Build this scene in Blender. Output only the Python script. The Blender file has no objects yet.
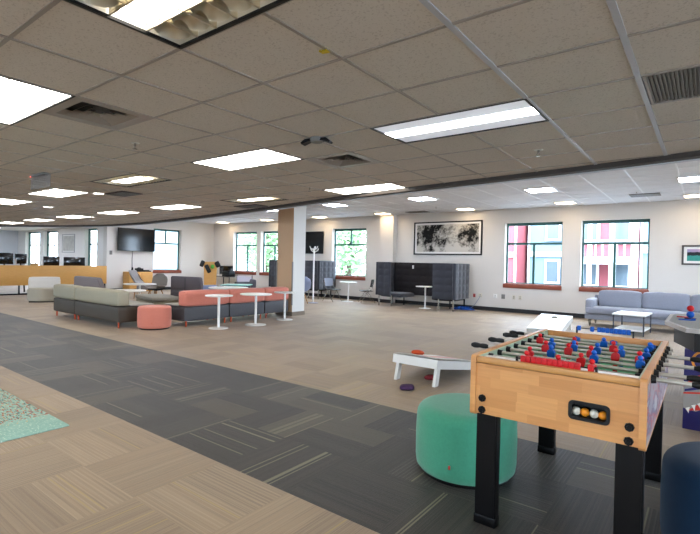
import bpy, bmesh, math, random
from mathutils import Vector, Matrix, noise
PI = math.pi
random.seed(7)
C = bpy.context.scene.collection

# ---------------------------------------------------------------- colours and materials
def lin(h, s=1.0):
    h = h.lstrip('#'); out = []
    for k in (0, 2, 4):
        c = int(h[k:k+2], 16)/255.0
        out.append((c/12.92 if c <= 0.04045 else ((c+0.055)/1.055)**2.4)*s)
    return (out[0], out[1], out[2], 1.0)

MC = {}
def mat(name, hexc, rough=0.6, metal=0.0, spec=0.4, var=0.0, scale=8.0, bump=0.0, bscale=200.0,
        sheen=0.0, coat=0.0, stretch=(1, 1, 1), hex2=None):
    """Principled material with an optional procedural noise variation and bump."""
    if name in MC: return MC[name]
    m = bpy.data.materials.new(name); m.use_nodes = True
    nt = m.node_tree; N = nt.nodes; L = nt.links
    p = N['Principled BSDF']
    p.inputs['Base Color'].default_value = lin(hexc)
    p.inputs['Roughness'].default_value = rough
    p.inputs['Metallic'].default_value = metal
    p.inputs['Specular IOR Level'].default_value = spec
    if sheen: p.inputs['Sheen Weight'].default_value = sheen
    if coat: p.inputs['Coat Weight'].default_value = coat
    tc = N.new('ShaderNodeTexCoord')
    mp = N.new('ShaderNodeMapping'); mp.inputs['Scale'].default_value = stretch
    L.new(tc.outputs['Object'], mp.inputs['Vector'])
    n = N.new('ShaderNodeTexNoise'); n.inputs['Scale'].default_value = scale; n.inputs['Detail'].default_value = 3
    L.new(mp.outputs[0], n.inputs['Vector'])
    r = N.new('ShaderNodeMix'); r.data_type = 'RGBA'
    a = lin(hexc)
    if hex2: b = lin(hex2)
    else: b = tuple(max(0, c*(1-var)) for c in a[:3])+(1,)
    r.inputs[6].default_value = a; r.inputs[7].default_value = b
    L.new(n.outputs['Fac'], r.inputs[0]); L.new(r.outputs[2], p.inputs['Base Color'])
    if bump:
        n2 = N.new('ShaderNodeTexNoise'); n2.inputs['Scale'].default_value = bscale; n2.inputs['Detail'].default_value = 2
        L.new(tc.outputs['Object'], n2.inputs['Vector'])
        bp = N.new('ShaderNodeBump'); bp.inputs['Strength'].default_value = bump; bp.inputs['Distance'].default_value = 0.004
        L.new(n2.outputs['Fac'], bp.inputs['Height']); L.new(bp.outputs[0], p.inputs['Normal'])
    MC[name] = m
    return m

def emat(name, hexc, strength):
    if name in MC: return MC[name]
    m = bpy.data.materials.new(name); m.use_nodes = True
    nt = m.node_tree; N = nt.nodes; L = nt.links
    p = N['Principled BSDF']
    p.inputs['Base Color'].default_value = (0.8, 0.8, 0.8, 1); p.inputs['Roughness'].default_value = 0.5
    p.inputs['Emission Color'].default_value = lin(hexc)
    tc = N.new('ShaderNodeTexCoord'); w = N.new('ShaderNodeTexNoise'); w.inputs['Scale'].default_value = 7
    L.new(tc.outputs['Object'], w.inputs['Vector'])
    mr = N.new('ShaderNodeMapRange'); mr.inputs['To Min'].default_value = strength*0.9; mr.inputs['To Max'].default_value = strength*1.1
    L.new(w.outputs['Fac'], mr.inputs['Value']); L.new(mr.outputs[0], p.inputs['Emission Strength'])
    MC[name] = m
    return m

class G:
    """tiny helper for node graphs made of maths"""
    def __init__(s, m): s.nt = m.node_tree; s.N = s.nt.nodes; s.L = s.nt.links
    def m(s, op, a, b=None, c=None):
        n = s.N.new('ShaderNodeMath'); n.operation = op
        for k, v in enumerate((a, b, c)):
            if v is None: continue
            if isinstance(v, (int, float)): n.inputs[k].default_value = v
            else: s.L.new(v, n.inputs[k])
        return n.outputs[0]
    def comb(s, x, y, z=0.0):
        n = s.N.new('ShaderNodeCombineXYZ')
        for k, v in enumerate((x, y, z)):
            if isinstance(v, (int, float)): n.inputs[k].default_value = v
            else: s.L.new(v, n.inputs[k])
        return n.outputs[0]
    def white(s, v, ch='Value'):
        n = s.N.new('ShaderNodeTexWhiteNoise'); n.noise_dimensions = '3D'; s.L.new(v, n.inputs['Vector']); return n.outputs[ch]
    def noise(s, v, sc=1, det=2):
        n = s.N.new('ShaderNodeTexNoise'); n.inputs['Scale'].default_value = sc; n.inputs['Detail'].default_value = det
        s.L.new(v, n.inputs['Vector']); return n.outputs['Fac']
    def mix(s, f, a, b):
        n = s.N.new('ShaderNodeMix'); n.data_type = 'RGBA'
        for k, v in ((0, f), (6, a), (7, b)):
            if isinstance(v, (int, float, tuple)): n.inputs[k].default_value = v
            else: s.L.new(v, n.inputs[k])
        return n.outputs[2]
    def xyz(s):
        tc = s.N.new('ShaderNodeTexCoord'); sp = s.N.new('ShaderNodeSeparateXYZ'); s.L.new(tc.outputs['Object'], sp.inputs[0])
        return sp.outputs, tc.outputs['Object']

def carpet_material():
    m = bpy.data.materials.new('carpet_planks'); m.use_nodes = True
    g = G(m); p = g.N['Principled BSDF']
    (X, Y, Z), obj = g.xyz()
    u = g.m('DIVIDE', g.m('ADD', X, 2.85), 0.70); v = g.m('DIVIDE', g.m('SUBTRACT', Y, 2.2), 0.667)
    fu = g.m('FLOOR', u); fv = g.m('FLOOR', v)
    hor = g.m('FLOORED_MODULO', g.m('ADD', fu, fv), 2.0)           # 0: planks along Y, 1: along X
    ver = g.m('SUBTRACT', 1.0, hor)
    across = g.m('ADD', g.m('MULTIPLY', X, ver), g.m('MULTIPLY', Y, hor))
    along = g.m('ADD', g.m('MULTIPLY', Y, ver), g.m('MULTIPLY', X, hor))
    pu = g.m('ADD', g.m('MULTIPLY', g.m('FLOOR', g.m('MULTIPLY', u, 2.0)), ver), g.m('MULTIPLY', g.m('MULTIPLY', fu, 2.0), hor))
    pv = g.m('ADD', g.m('MULTIPLY', g.m('FLOOR', g.m('MULTIPLY', v, 2.0)), hor), g.m('MULTIPLY', g.m('MULTIPLY', fv, 2.0), ver))
    pid = g.comb(pu, pv, hor)
    tone = g.white(pid)
    tone2 = g.white(g.comb(pv, pu, 7.3))
    # fine ribs across the plank
    ribs = g.white(g.comb(g.m('FLOOR', g.m('MULTIPLY', across, 150.0)), pu, pv))
    ribs2 = g.noise(g.comb(g.m('MULTIPLY', across, 42.0), g.m('MULTIPLY', along, 1.6), tone), 1, 3)
    acc = g.m('GREATER_THAN', g.white(g.comb(g.m('FLOOR', g.m('MULTIPLY', across, 95.0)), pv, g.m('ADD', pu, 3.1))), 0.955)
    acc = g.m('MULTIPLY', acc, g.m('GREATER_THAN', tone2, 0.35))
    lines = g.m('MULTIPLY', g.m('GREATER_THAN', g.m('FRACT', g.m('MULTIPLY', across, 34.0)), 0.72), g.m('GREATER_THAN', tone2, 0.62))
    dark = g.m('MULTIPLY', g.m('GREATER_THAN', Y, 2.2), g.m('LESS_THAN', Y, 4.2))
    b = g.mix(tone, lin('#8c765d'), lin('#a98f70'))
    b = g.mix(g.m('MULTIPLY', ribs2, 0.75), b, lin('#66584a'))
    b = g.mix(g.m('MULTIPLY', ribs, 0.22), b, lin('#c0ac90'))
    b = g.mix(g.m('MULTIPLY', lines, 0.16), b, lin('#c8b597'))
    b = g.mix(g.m('MULTIPLY', acc, 0.45), b, lin('#b39a55'))
    lt = g.m('GREATER_THAN', tone, 0.80)
    d = g.mix(tone2, lin('#1b150f'), lin('#2a231b'))
    d = g.mix(g.m('MULTIPLY', lt, 0.75), d, lin('#544939'))
    d = g.mix(g.m('MULTIPLY', ribs2, 0.65), d, lin('#161412'))
    d = g.mix(g.m('MULTIPLY', ribs, 0.18), d, lin('#6a5f50'))
    d = g.mix(g.m('MULTIPLY', lines, 0.22), d, lin('#6a655d'))
    d = g.mix(g.m('MULTIPLY', acc, 0.55), d, lin('#8d8669'))
    c = g.mix(dark, b, d)
    g.L.new(c, p.inputs['Base Color'])
    p.inputs['Roughness'].default_value = 0.55; p.inputs['Specular IOR Level'].default_value = 0.38
    p.inputs['Sheen Weight'].default_value = 0.10; p.inputs['Sheen Roughness'].default_value = 0.4
    bp = g.N.new('ShaderNodeBump'); bp.inputs['Strength'].default_value = 0.35; bp.inputs['Distance'].default_value = 0.003
    g.L.new(g.m('ADD', ribs, g.noise(obj, 300, 1)), bp.inputs['Height']); g.L.new(bp.outputs[0], p.inputs['Normal'])
    return m

def ceiling_material(name, base, speck):
    m = bpy.data.materials.new(name); m.use_nodes = True
    g = G(m); p = g.N['Principled BSDF']; (X, Y, Z), obj = g.xyz()
    n = g.noise(obj, 95, 4); n2 = g.noise(obj, 2.2, 2)
    f = g.m('GREATER_THAN', n, 0.60)
    c = g.mix(g.m('MULTIPLY', f, 0.45), lin(base), lin(speck))
    c = g.mix(g.m('MULTIPLY', n2, 0.15), c, lin(speck))
    g.L.new(c, p.inputs['Base Color']); p.inputs['Roughness'].default_value = 0.9; p.inputs['Specular IOR Level'].default_value = 0.15
    bp = g.N.new('ShaderNodeBump'); bp.inputs['Strength'].default_value = 0.5; bp.inputs['Distance'].default_value = 0.004
    g.L.new(n, bp.inputs['Height']); g.L.new(bp.outputs[0], p.inputs['Normal'])
    return m

def block_wood(name, a, b, axis=0, bw=0.21, bh=0.055, gloss=0.38):
    """butcher-block wood: staggered strips of random tone, grain along the strip"""
    if name in MC: return MC[name]
    m = bpy.data.materials.new(name); m.use_nodes = True
    g = G(m); p = g.N['Principled BSDF']; o, obj = g.xyz()
    X = o[axis]; Z = o[2]
    row = g.m('FLOOR', g.m('DIVIDE', Z, bh))
    sh = g.white(g.comb(row, 3.3, 1.7))
    col = g.m('FLOOR', g.m('ADD', g.m('DIVIDE', X, bw), g.m('MULTIPLY', sh, 3.0)))
    t = g.white(g.comb(row, col, 0.5))
    gr = g.noise(g.comb(g.m('MULTIPLY', X, 5.0), g.m('MULTIPLY', Z, 90.0), g.m('MULTIPLY', t, 9.0)), 1, 3)
    c = g.mix(t, lin(a), lin(b)); c = g.mix(g.m('MULTIPLY', gr, 0.35), c, lin('#8a5a30'))
    g.L.new(c, p.inputs['Base Color']); p.inputs['Roughness'].default_value = gloss; p.inputs['Coat Weight'].default_value = 0.15
    MC[name] = m
    return m

def glass_material():
    m = bpy.data.materials.new('window_glass'); m.use_nodes = True
    nt = m.node_tree; N = nt.nodes; L = nt.links
    for n in list(N): N.remove(n)
    o = N.new('ShaderNodeOutputMaterial'); t = N.new('ShaderNodeBsdfTransparent'); t.inputs[0].default_value = (0.95, 0.96, 0.97, 1)
    gl = N.new('ShaderNodeBsdfGlossy'); gl.inputs['Roughness'].default_value = 0.02
    lw = N.new('ShaderNodeLayerWeight'); lw.inputs[0].default_value = 0.25
    pw = N.new('ShaderNodeMath'); pw.operation = 'POWER'; L.new(lw.outputs['Facing'], pw.inputs[0]); pw.inputs[1].default_value = 3.0
    ml = N.new('ShaderNodeMath'); ml.operation = 'MULTIPLY'; L.new(pw.outputs[0], ml.inputs[0]); ml.inputs[1].default_value = 0.25
    mx = N.new('ShaderNodeMixShader'); L.new(ml.outputs[0], mx.inputs[0]); L.new(t.outputs[0], mx.inputs[1]); L.new(gl.outputs[0], mx.inputs[2])
    L.new(mx.outputs[0], o.inputs[0])
    return m

def clear_plastic():
    m = bpy.data.materials.new('clear_acrylic'); m.use_nodes = True
    nt = m.node_tree; N = nt.nodes; L = nt.links
    for n in list(N): N.remove(n)
    o = N.new('ShaderNodeOutputMaterial'); t = N.new('ShaderNodeBsdfTransparent'); t.inputs[0].default_value = (0.85, 0.84, 0.82, 1)
    gl = N.new('ShaderNodeBsdfDiffuse'); gl.inputs['Color'].default_value = (0.35, 0.34, 0.33, 1)
    mx = N.new('ShaderNodeMixShader'); mx.inputs[0].default_value = 0.45; L.new(t.outputs[0], mx.inputs[1]); L.new(gl.outputs[0], mx.inputs[2])
    L.new(mx.outputs[0], o.inputs[0])
    return m

def rug_material():
    m = bpy.data.materials.new('rug_weave'); m.use_nodes = True
    g = G(m); p = g.N['Principled BSDF']; (X, Y, Z), obj = g.xyz()
    c = g.mix(g.noise(obj, 9, 4), lin('#7fa79b'), lin('#a5c6b9'))
    sp = g.noise(g.comb(g.m('MULTIPLY', X, 40.0), g.m('MULTIPLY', Y, 60.0), 0.0), 1, 4)
    c = g.mix(g.m('GREATER_THAN', sp, 0.60), c, lin('#b9d2c4'))
    red = g.noise(g.comb(g.m('MULTIPLY', X, 18.0), g.m('MULTIPLY', Y, 60.0), 4.0), 1, 3)
    reach = g.m('MULTIPLY', g.m('LESS_THAN', X, -0.45), g.m('GREATER_THAN', red, 0.56))
    c = g.mix(reach, c, lin('#a8544a'))
    ye = g.noise(g.comb(g.m('MULTIPLY', X, 22.0), g.m('MULTIPLY', Y, 55.0), 9.0), 1, 3)
    c = g.mix(g.m('MULTIPLY', g.m('LESS_THAN', X, -0.35), g.m('GREATER_THAN', ye, 0.62)), c, lin('#c9b48a'))
    bl = g.noise(g.comb(g.m('MULTIPLY', X, 14.0), g.m('MULTIPLY', Y, 50.0), 14.0), 1, 3)
    c = g.mix(g.m('MULTIPLY', g.m('LESS_THAN', X, -0.5), g.m('GREATER_THAN', bl, 0.60)), c, lin('#4f6e6c'))
    g.L.new(c, p.inputs['Base Color']); p.inputs['Roughness'].default_value = 0.9; p.inputs['Specular IOR Level'].default_value = 0.15
    return m

def picture_material(kind):
    m = bpy.data.materials.new('picture_'+kind); m.use_nodes = True
    g = G(m); p = g.N['Principled BSDF']; (X, Y, Z), obj = g.xyz()
    if kind == 'trees':
        n = g.noise(obj, 3.2, 7); n2 = g.noise(obj, 18, 4)
        def bump_(c, w_): return g.m('MAXIMUM', g.m('SUBTRACT', 1.0, g.m('DIVIDE', g.m('ABSOLUTE', g.m('SUBTRACT', X, c)), w_)), 0.0)
        m_ = g.m('MAXIMUM', g.m('MULTIPLY', bump_(-0.62, 1.1), 1.0), bump_(0.86, 0.55))
        f = g.m('ADD', g.m('MULTIPLY', n, 1.3), g.m('MULTIPLY', m_, 0.42))
        f = g.m('ADD', f, g.m('MULTIPLY', n2, 0.55))
        f = g.m('SUBTRACT', f, g.m('MULTIPLY', g.m('MAXIMUM', g.m('SUBTRACT', -0.12, Z), 0.0), 0.7))
        mr = g.N.new('ShaderNodeMapRange'); mr.inputs['From Min'].default_value = 0.98; mr.inputs['From Max'].default_value = 1.30
        g.L.new(f, mr.inputs['Value'])
        c = g.mix(mr.outputs[0], lin('#c4bfb6'), lin('#151413'))
    elif kind == 'lake':
        sky = g.mix(g.noise(obj, 6, 3), lin('#c98fa6'), lin('#7d93b5'))
        wat = g.mix(g.noise(obj, 8, 3), lin('#2f7f78'), lin('#4a9a8c'))
        c = g.mix(g.m('GREATER_THAN', Z, 0.02), wat, sky)
        hill = g.m('LESS_THAN', g.m('ABSOLUTE', g.m('SUBTRACT', Z, g.m('MULTIPLY', g.noise(g.comb(g.m('MULTIPLY', X, 9.0), 0.0, 0.0), 1, 3), 0.06))), 0.045)
        c = g.mix(hill, c, lin('#2b2f33'))
    else:
        c = g.mix(g.noise(obj, 4, 4), lin('#c9c6bd'), lin('#8d8c85'))
    g.L.new(c, p.inputs['Base Color']); p.inputs['Roughness'].default_value = 0.7; p.inputs['Specular IOR Level'].default_value = 0.15
    return m

def graphic_material():
    m = bpy.data.materials.new('printed_side'); m.use_nodes = True
    g = G(m); p = g.N['Principled BSDF']; (X, Y, Z), obj = g.xyz()
    w = g.noise(g.comb(g.m('MULTIPLY', Y, 3.0), g.m('MULTIPLY', Z, 7.0), 2.0), 1, 3)
    c = g.mix(g.m('GREATER_THAN', w, 0.5), lin('#8a8689'), lin('#5a5668'))
    c = g.mix(g.m('GREATER_THAN', w, 0.58), c, lin('#a9a3a2'))
    r = g.m('LESS_THAN', g.m('ABSOLUTE', g.m('SUBTRACT', w, 0.5)), 0.012)
    c = g.mix(r, c, lin('#9c3a34'))
    g.L.new(c, p.inputs['Base Color']); p.inputs['Roughness'].default_value = 0.35
    return m

M = dict(
    wall=mat('wall_paint', '#d6d0c8', 0.75, spec=0.2, var=0.04, scale=1.5),
    wallgrey=mat('wall_paint_grey', '#c6c8cc', 0.75, spec=0.2, var=0.04, scale=1.5),
    wallwhite=mat('wall_paint_white', '#dedbd5', 0.7, spec=0.2, var=0.03, scale=1.5),
    tan=mat('wall_paint_tan', '#c7a482', 0.7, spec=0.2, var=0.04, scale=1.5),
    base=mat('baseboard_black', '#1b1b1e', 0.5, var=0.2),
    carpet=carpet_material(),
    ceil=ceiling_material('ceiling_tile', '#d8cfc4', '#a89b8e'),
    ceilfar=ceiling_material('ceiling_tile_white', '#e6e7ea', '#d4d6da'),
    tee_glint=mat('ceiling_main_tee_glint', '#b8bac0', 0.3, spec=0.6, var=0.03),  # main tees; window reflection put into the paler bluish colour
    tee=mat('ceiling_tee', '#988e84', 0.28, spec=0.6, var=0.03),
    teefar=mat('ceiling_tee_white', '#eceef2', 0.3, spec=0.6, var=0.03),
    lip=mat('soffit_trim_shadow', '#3b322b', 0.55, var=0.2),  # lip trim; brown shadow on its near side put into the colour
    lip2=mat('soffit_trim_metal', '#8f95a0', 0.35, metal=0.6, var=0.1),
    tube=emat('light_lens', '#fffaf0', 4.7),
    tubew=emat('light_lens_warm', '#ffe3ba', 9.0),
    tubefar=emat('light_lens_cool', '#e0eaff', 24.0),
    tubeb=emat('light_tube', '#f4f8ff', 7.5),
    louvre=mat('louvre_metal', '#d6cdb8', 0.28, metal=0.8, var=0.1),
    black=mat('black_metal', '#050405', 0.4, spec=0.22, var=0.3, scale=20),
    blackp=mat('black_plastic', '#0b0b0c', 0.45, spec=0.3, var=0.2),
    chrome=mat('brushed_steel', '#a5a29b', 0.25, metal=0.95, var=0.1, scale=60),
    green=mat('window_frame_green', '#2f5a55', 0.45, var=0.1),
    sill=mat('sill_redwood', '#8c4630', 0.5, var=0.25, scale=6, stretch=(1, 8, 8)),
    glass=glass_material(), acryl=clear_plastic(),
    white=mat('white_laminate', '#e9e7e2', 0.35, var=0.03),
    whitep=mat('white_paint_wood', '#d9d6cf', 0.4, var=0.06, scale=12),
    wood=block_wood('beech_blocks', '#dc9f60', '#c4864a', 0),
    wood_y=block_wood('beech_blocks_side', '#dc9f60', '#c4864a', 1),
    rail=mat('beech_edge', '#cf9855', 0.4, var=0.2, scale=10, stretch=(1, 1, 20), hex2='#a97440'),
    panelwood=mat('maple_panel', '#d8a45c', 0.45, scale=7, stretch=(1, 1.0, 9), hex2='#c08c49', bump=0.05),
    greenfab=mat('green_felt', '#489a79', 0.9, spec=0.15, var=0.25, scale=60, bump=0.3, bscale=260, sheen=0.35),
    bluefab=mat('navy_felt', '#0e2c46', 0.9, spec=0.12, var=0.3, scale=50, bump=0.3, bscale=260, sheen=0.12),
    coral=mat('coral_fabric', '#d37f6c', 0.85, spec=0.2, var=0.2, scale=50, bump=0.2, sheen=0.2),
    charcoal=mat('charcoal_vinyl', '#4b4a4e', 0.5, var=0.2, scale=30, bump=0.08),
    olive=mat('olive_brown_vinyl', '#453d33', 0.5, var=0.2, scale=30, bump=0.08),
    sage=mat('sage_grey_vinyl', '#9c9682', 0.55, var=0.12, scale=30, bump=0.08),
    ltgrey=mat('light_grey_fabric', '#a9a7a0', 0.8, var=0.12, scale=40, bump=0.15),
    offwhite=mat('off_white_vinyl', '#cfcac4', 0.55, var=0.06, scale=20, bump=0.05),
    taupe=mat('taupe_grey_vinyl', '#a39c8c', 0.55, var=0.08, scale=20, bump=0.05),
    mauve=mat('mauve_grey_fabric', '#6b6266', 0.85, var=0.15, scale=50, bump=0.2, sheen=0.2),
    sofa=mat('sofa_grey_fabric', '#898b96', 0.9, var=0.16, scale=30, bump=0.3, sheen=0.35),
    booth=mat('booth_charcoal_fabric', '#272830', 0.8, var=0.25, scale=40, bump=0.3, sheen=0.4),
    boothin=mat('booth_inner_fabric', '#262122', 0.85, var=0.2, scale=40, bump=0.2),
    bluegrey=mat('blue_grey_fabric', '#7e88a3', 0.85, var=0.15, scale=40, bump=0.2, sheen=0.3),
    orangeleg=mat('orange_leg', '#c4502a', 0.4, var=0.1),
    woodleg=mat('beech_leg', '#b07b45', 0.5, var=0.2, scale=12),
    red=mat('red_plastic', '#c3161c', 0.45, spec=0.25, var=0.1),
    blue=mat('blue_plastic', '#1454ad', 0.45, spec=0.25, var=0.1),
    field=mat('playfield_green', '#3fa878', 0.4, var=0.1),
    liner=mat('liner_sage', '#9fb09a', 0.5, var=0.06),
    orange=mat('orange_ball', '#e28a1e', 0.4, var=0.1), whiteb=mat('white_ball', '#d8d5c8', 0.4, var=0.1),
    yellow=mat('yellow_plastic', '#d8b81a', 0.5, var=0.1),
    purple=mat('purple_cloth', '#43294f', 0.9, var=0.3, scale=40, bump=0.3),
    orangec=mat('orange_cloth', '#c4471c', 0.9, var=0.2, scale=40, bump=0.3),
    redc=mat('dark_red_cloth', '#7a1f28', 0.9, var=0.2, scale=40, bump=0.3),
    screen=mat('dark_screen', '#0a0c0d', 0.12, spec=0.6, var=0.3),
    whiteframe=mat('white_mat_board', '#e4e2dd', 0.6, var=0.02),
    rug=rug_material(), pic=picture_material('trees'), lake=picture_material('lake'), grey=picture_material('plain'),
    side=graphic_material(),
    slate=mat('game_top_grey', '#a89f98', 0.3, var=0.12), darkwood=mat('apron_dark', '#0c0b0b', 0.5, var=0.2),
    navy=mat('art_navy', '#2c2a66', 0.35, var=0.25, scale=10), sharkgrey=mat('art_grey', '#97918c', 0.4, var=0.2, scale=10),
    artred=mat('art_red', '#c22e22', 0.4), artorange=mat('art_orange', '#d98a2f', 0.4), artwhite=mat('art_white', '#e8e4de', 0.4),
    bluecable=mat('blue_cable', '#1450a8', 0.45, var=0.1), teal=mat('teal_laminate', '#79b3ab', 0.4, var=0.05),
    greenitem=mat('green_cloth', '#5aa63a', 0.7, var=0.1), greyp=mat('grey_plastic', '#77746f', 0.5, var=0.1),
    redled=emat('red_indicator', '#ff2a1a', 1.0), plate=mat('outlet_plate', '#cfc7b4', 0.5, var=0.03),
    lawn=mat('ground_paving', '#8b8c8e', 0.95, var=0.2, scale=3), leafm=mat('leaf_green', '#6f9a66', 0.7, var=0.35, scale=2, hex2='#a9c79a'),
    bark=mat('bark', '#5e5348', 0.9, var=0.3), brick=mat('brick_red', '#8f4a50', 0.8, var=0.15, scale=3), siding=mat('siding_blue', '#68808c', 0.8, var=0.06),
    trimw=mat('house_trim', '#c4c6c9', 0.7, var=0.03), roofm=mat('roof_grey', '#77777d', 0.8, var=0.2), pane=mat('house_pane', '#4f5d66', 0.2, var=0.1),
    palesiding=mat('pale_siding', '#8f9ca2', 0.8, var=0.05, scale=2), concrete=mat('concrete', '#b9b8b4', 0.9, var=0.1),
)

# ---------------------------------------------------------------- mesh helpers
def new(): return bmesh.new()

def _tag_new(bm, before, mi):
    for f in bm.faces:
        if f not in before: f.material_index = mi

def box(bm, x0, x1, y0, y1, z0, z1, bev=0.0, seg=2, mi=0, T=None):
    vs = [bm.verts.new((x, y, z)) for z in (z0, z1) for y in (y0, y1) for x in (x0, x1)]
    fs = [bm.faces.new([vs[i] for i in q]) for q in ((0, 2, 3, 1), (4, 5, 7, 6), (0, 1, 5, 4), (2, 6, 7, 3), (0, 4, 6, 2), (1, 3, 7, 5))]
    for f in fs: f.material_index = mi
    if bev > 0:
        bev = min(bev, 0.49*min(x1-x0, y1-y0, z1-z0))
        es = list({e for f in fs for e in f.edges})
        r = bmesh.ops.bevel(bm, geom=es, offset=bev, segments=seg, profile=0.5, affect='EDGES', material=mi)
        vs = list({v for f in r['faces'] for v in f.verts} | {v for v in vs if v.is_valid})
    if T is not None: bmesh.ops.transform(bm, matrix=T, verts=[v for v in vs if v.is_valid])
    return vs

def frame_of(d):
    d = d.normalized(); a = Vector((0, 0, 1)) if abs(d.z) < 0.9 else Vector((1, 0, 0))
    u = d.cross(a).normalized(); return u, d.cross(u).normalized()

def cyl(bm, p0, p1, r0, r1=None, n=16, mi=0, caps=True):
    p0, p1 = Vector(p0), Vector(p1); r1 = r0 if r1 is None else r1
    u, v = frame_of(p1-p0)
    A = [bm.verts.new(p0+(u*math.cos(2*PI*k/n)+v*math.sin(2*PI*k/n))*r0) for k in range(n)]
    B = [bm.verts.new(p1+(u*math.cos(2*PI*k/n)+v*math.sin(2*PI*k/n))*r1) for k in range(n)]
    for k in range(n):
        bm.faces.new((A[k], A[(k+1) % n], B[(k+1) % n], B[k])).material_index = mi
    if caps:
        bm.faces.new(A[::-1]).material_index = mi; bm.faces.new(B).material_index = mi

def tube(bm, pts, r, n=8, mi=0):
    pts = [Vector(p) for p in pts]; rings = []
    rr = r if isinstance(r, (list, tuple)) else [r]*len(pts)
    up = None
    for k, p in enumerate(pts):
        d = (pts[min(k+1, len(pts)-1)]-pts[max(k-1, 0)]).normalized()
        if up is None: u, v = frame_of(d)
        else:
            u = (up-d*up.dot(d))
            u = u.normalized() if u.length > 1e-5 else frame_of(d)[0]
            v = d.cross(u).normalized()
        up = u
        rings.append([bm.verts.new(p+(u*math.cos(2*PI*q/n)+v*math.sin(2*PI*q/n))*rr[k]) for q in range(n)])
    for a, b in zip(rings, rings[1:]):
        for q in range(n): bm.faces.new((a[q], a[(q+1) % n], b[(q+1) % n], b[q])).material_index = mi
    bm.faces.new(rings[0][::-1]).material_index = mi; bm.faces.new(rings[-1]).material_index = mi

def lathe(bm, prof, c=(0, 0, 0), n=32, mi=0, sx=1, sy=1):
    rings = []
    for r, z in prof:
        if r < 1e-6: rings.append([bm.verts.new((c[0], c[1], c[2]+z))])
        else: rings.append([bm.verts.new((c[0]+r*sx*math.cos(2*PI*k/n), c[1]+r*sy*math.sin(2*PI*k/n), c[2]+z)) for k in range(n)])
    for a, b in zip(rings, rings[1:]):
        for k in range(n):
            if len(a) == 1 and len(b) == 1: continue
            if len(a) == 1: f = (a[0], b[(k+1) % n], b[k])
            elif len(b) == 1: f = (a[k], a[(k+1) % n], b[0])
            else: f = (a[k], a[(k+1) % n], b[(k+1) % n], b[k])
            bm.faces.new(f).material_index = mi

def ball(bm, c, r, sc=(1, 1, 1), n=14, mi=0):
    prof = [(r*math.sin(PI*k/(n//2+1))*1.0, -r*math.cos(PI*k/(n//2+1))*sc[2]) for k in range(n//2+2)]
    prof[0] = (0, prof[0][1]); prof[-1] = (0, prof[-1][1])
    lathe(bm, prof, c, n, mi, sc[0], sc[1])

def prism(bm, poly, a, b, plane='xz', mi=0):
    """extrude a 2-D outline; plane names its axes, a..b is the range on the third"""
    def P(p, t):
        return {'xy': (p[0], p[1], t), 'xz': (p[0], t, p[1]), 'yz': (t, p[0], p[1])}[plane]
    A = [bm.verts.new(P(p, a)) for p in poly]; B = [bm.verts.new(P(p, b)) for p in poly]
    fs = [bm.faces.new(A), bm.faces.new(B[::-1])]
    for k in range(len(poly)):
        q = (k+1) % len(poly); fs.append(bm.faces.new((A[k], B[k], B[q], A[q])))
    for f in fs: f.material_index = mi
    bmesh.ops.recalc_face_normals(bm, faces=fs)
    return A+B

def rrect(x0, x1, z0, z1, r, n=6):
    out = []
    for cx, cz, a0 in ((x1-r, z1-r, 0), (x0+r, z1-r, 90), (x0+r, z0+r, 180), (x1-r, z0+r, 270)):
        for k in range(n+1):
            a = math.radians(a0+90*k/n); out.append((cx+r*math.cos(a), cz+r*math.sin(a)))
    return out

def cushion(bm, x0, x1, y0, y1, z0, z1, puff=0.03, r=0.05, T=None, n=10, mi=0, seed=0):
    """soft rounded block with bulging faces"""
    hx, hy, hz = (x1-x0)/2, (y1-y0)/2, (z1-z0)/2; c = Vector(((x0+x1)/2, (y0+y1)/2, (z0+z1)/2))
    r = min(r, hx*0.95, hy*0.95, hz*0.95)
    grid = {}
    def pt(i, j, k):
        key = (i, j, k)
        if key in grid: return grid[key]
        s = [2*i/n-1, 2*j/n-1, 2*k/n-1]
        p = Vector((s[0]*hx, s[1]*hy, s[2]*hz))
        q = Vector((max(-hx+r, min(hx-r, p.x)), max(-hy+r, min(hy-r, p.y)), max(-hz+r, min(hz-r, p.z))))
        d = p-q
        if d.length > 1e-6: p = q+d.normalized()*r
        b = [(1-s[m]**2) for m in range(3)]
        mx = max(range(3), key=lambda m: abs(s[m]))
        o = [m for m in range(3) if m != mx]
        w = b[o[0]]*b[o[1]]
        p[mx] += math.copysign(puff*w, s[mx])*min(1, (hx, hy, hz)[o[0]]/0.1)
        if seed: p += Vector((0, 0, 1))*0.012*noise.noise(p*5+Vector((seed*7.1, 0, 0)))
        grid[key] = bm.verts.new(p+c); return grid[key]
    for i in range(n):
        for j in range(n):
            for fixed in (0, n):
                for ax in range(3):
                    ids = []
                    for di, dj in ((0, 0), (1, 0), (1, 1), (0, 1)):
                        t = [i+di, j+dj]; t.insert(ax, fixed); ids.append(pt(*t))
                    if (fixed == 0) != (ax == 1): ids = ids[::-1]
                    bm.faces.new(ids).material_index = mi
    vs = list(grid.values())
    if T is not None: bmesh.ops.transform(bm, matrix=T, verts=vs)
    return vs

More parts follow.
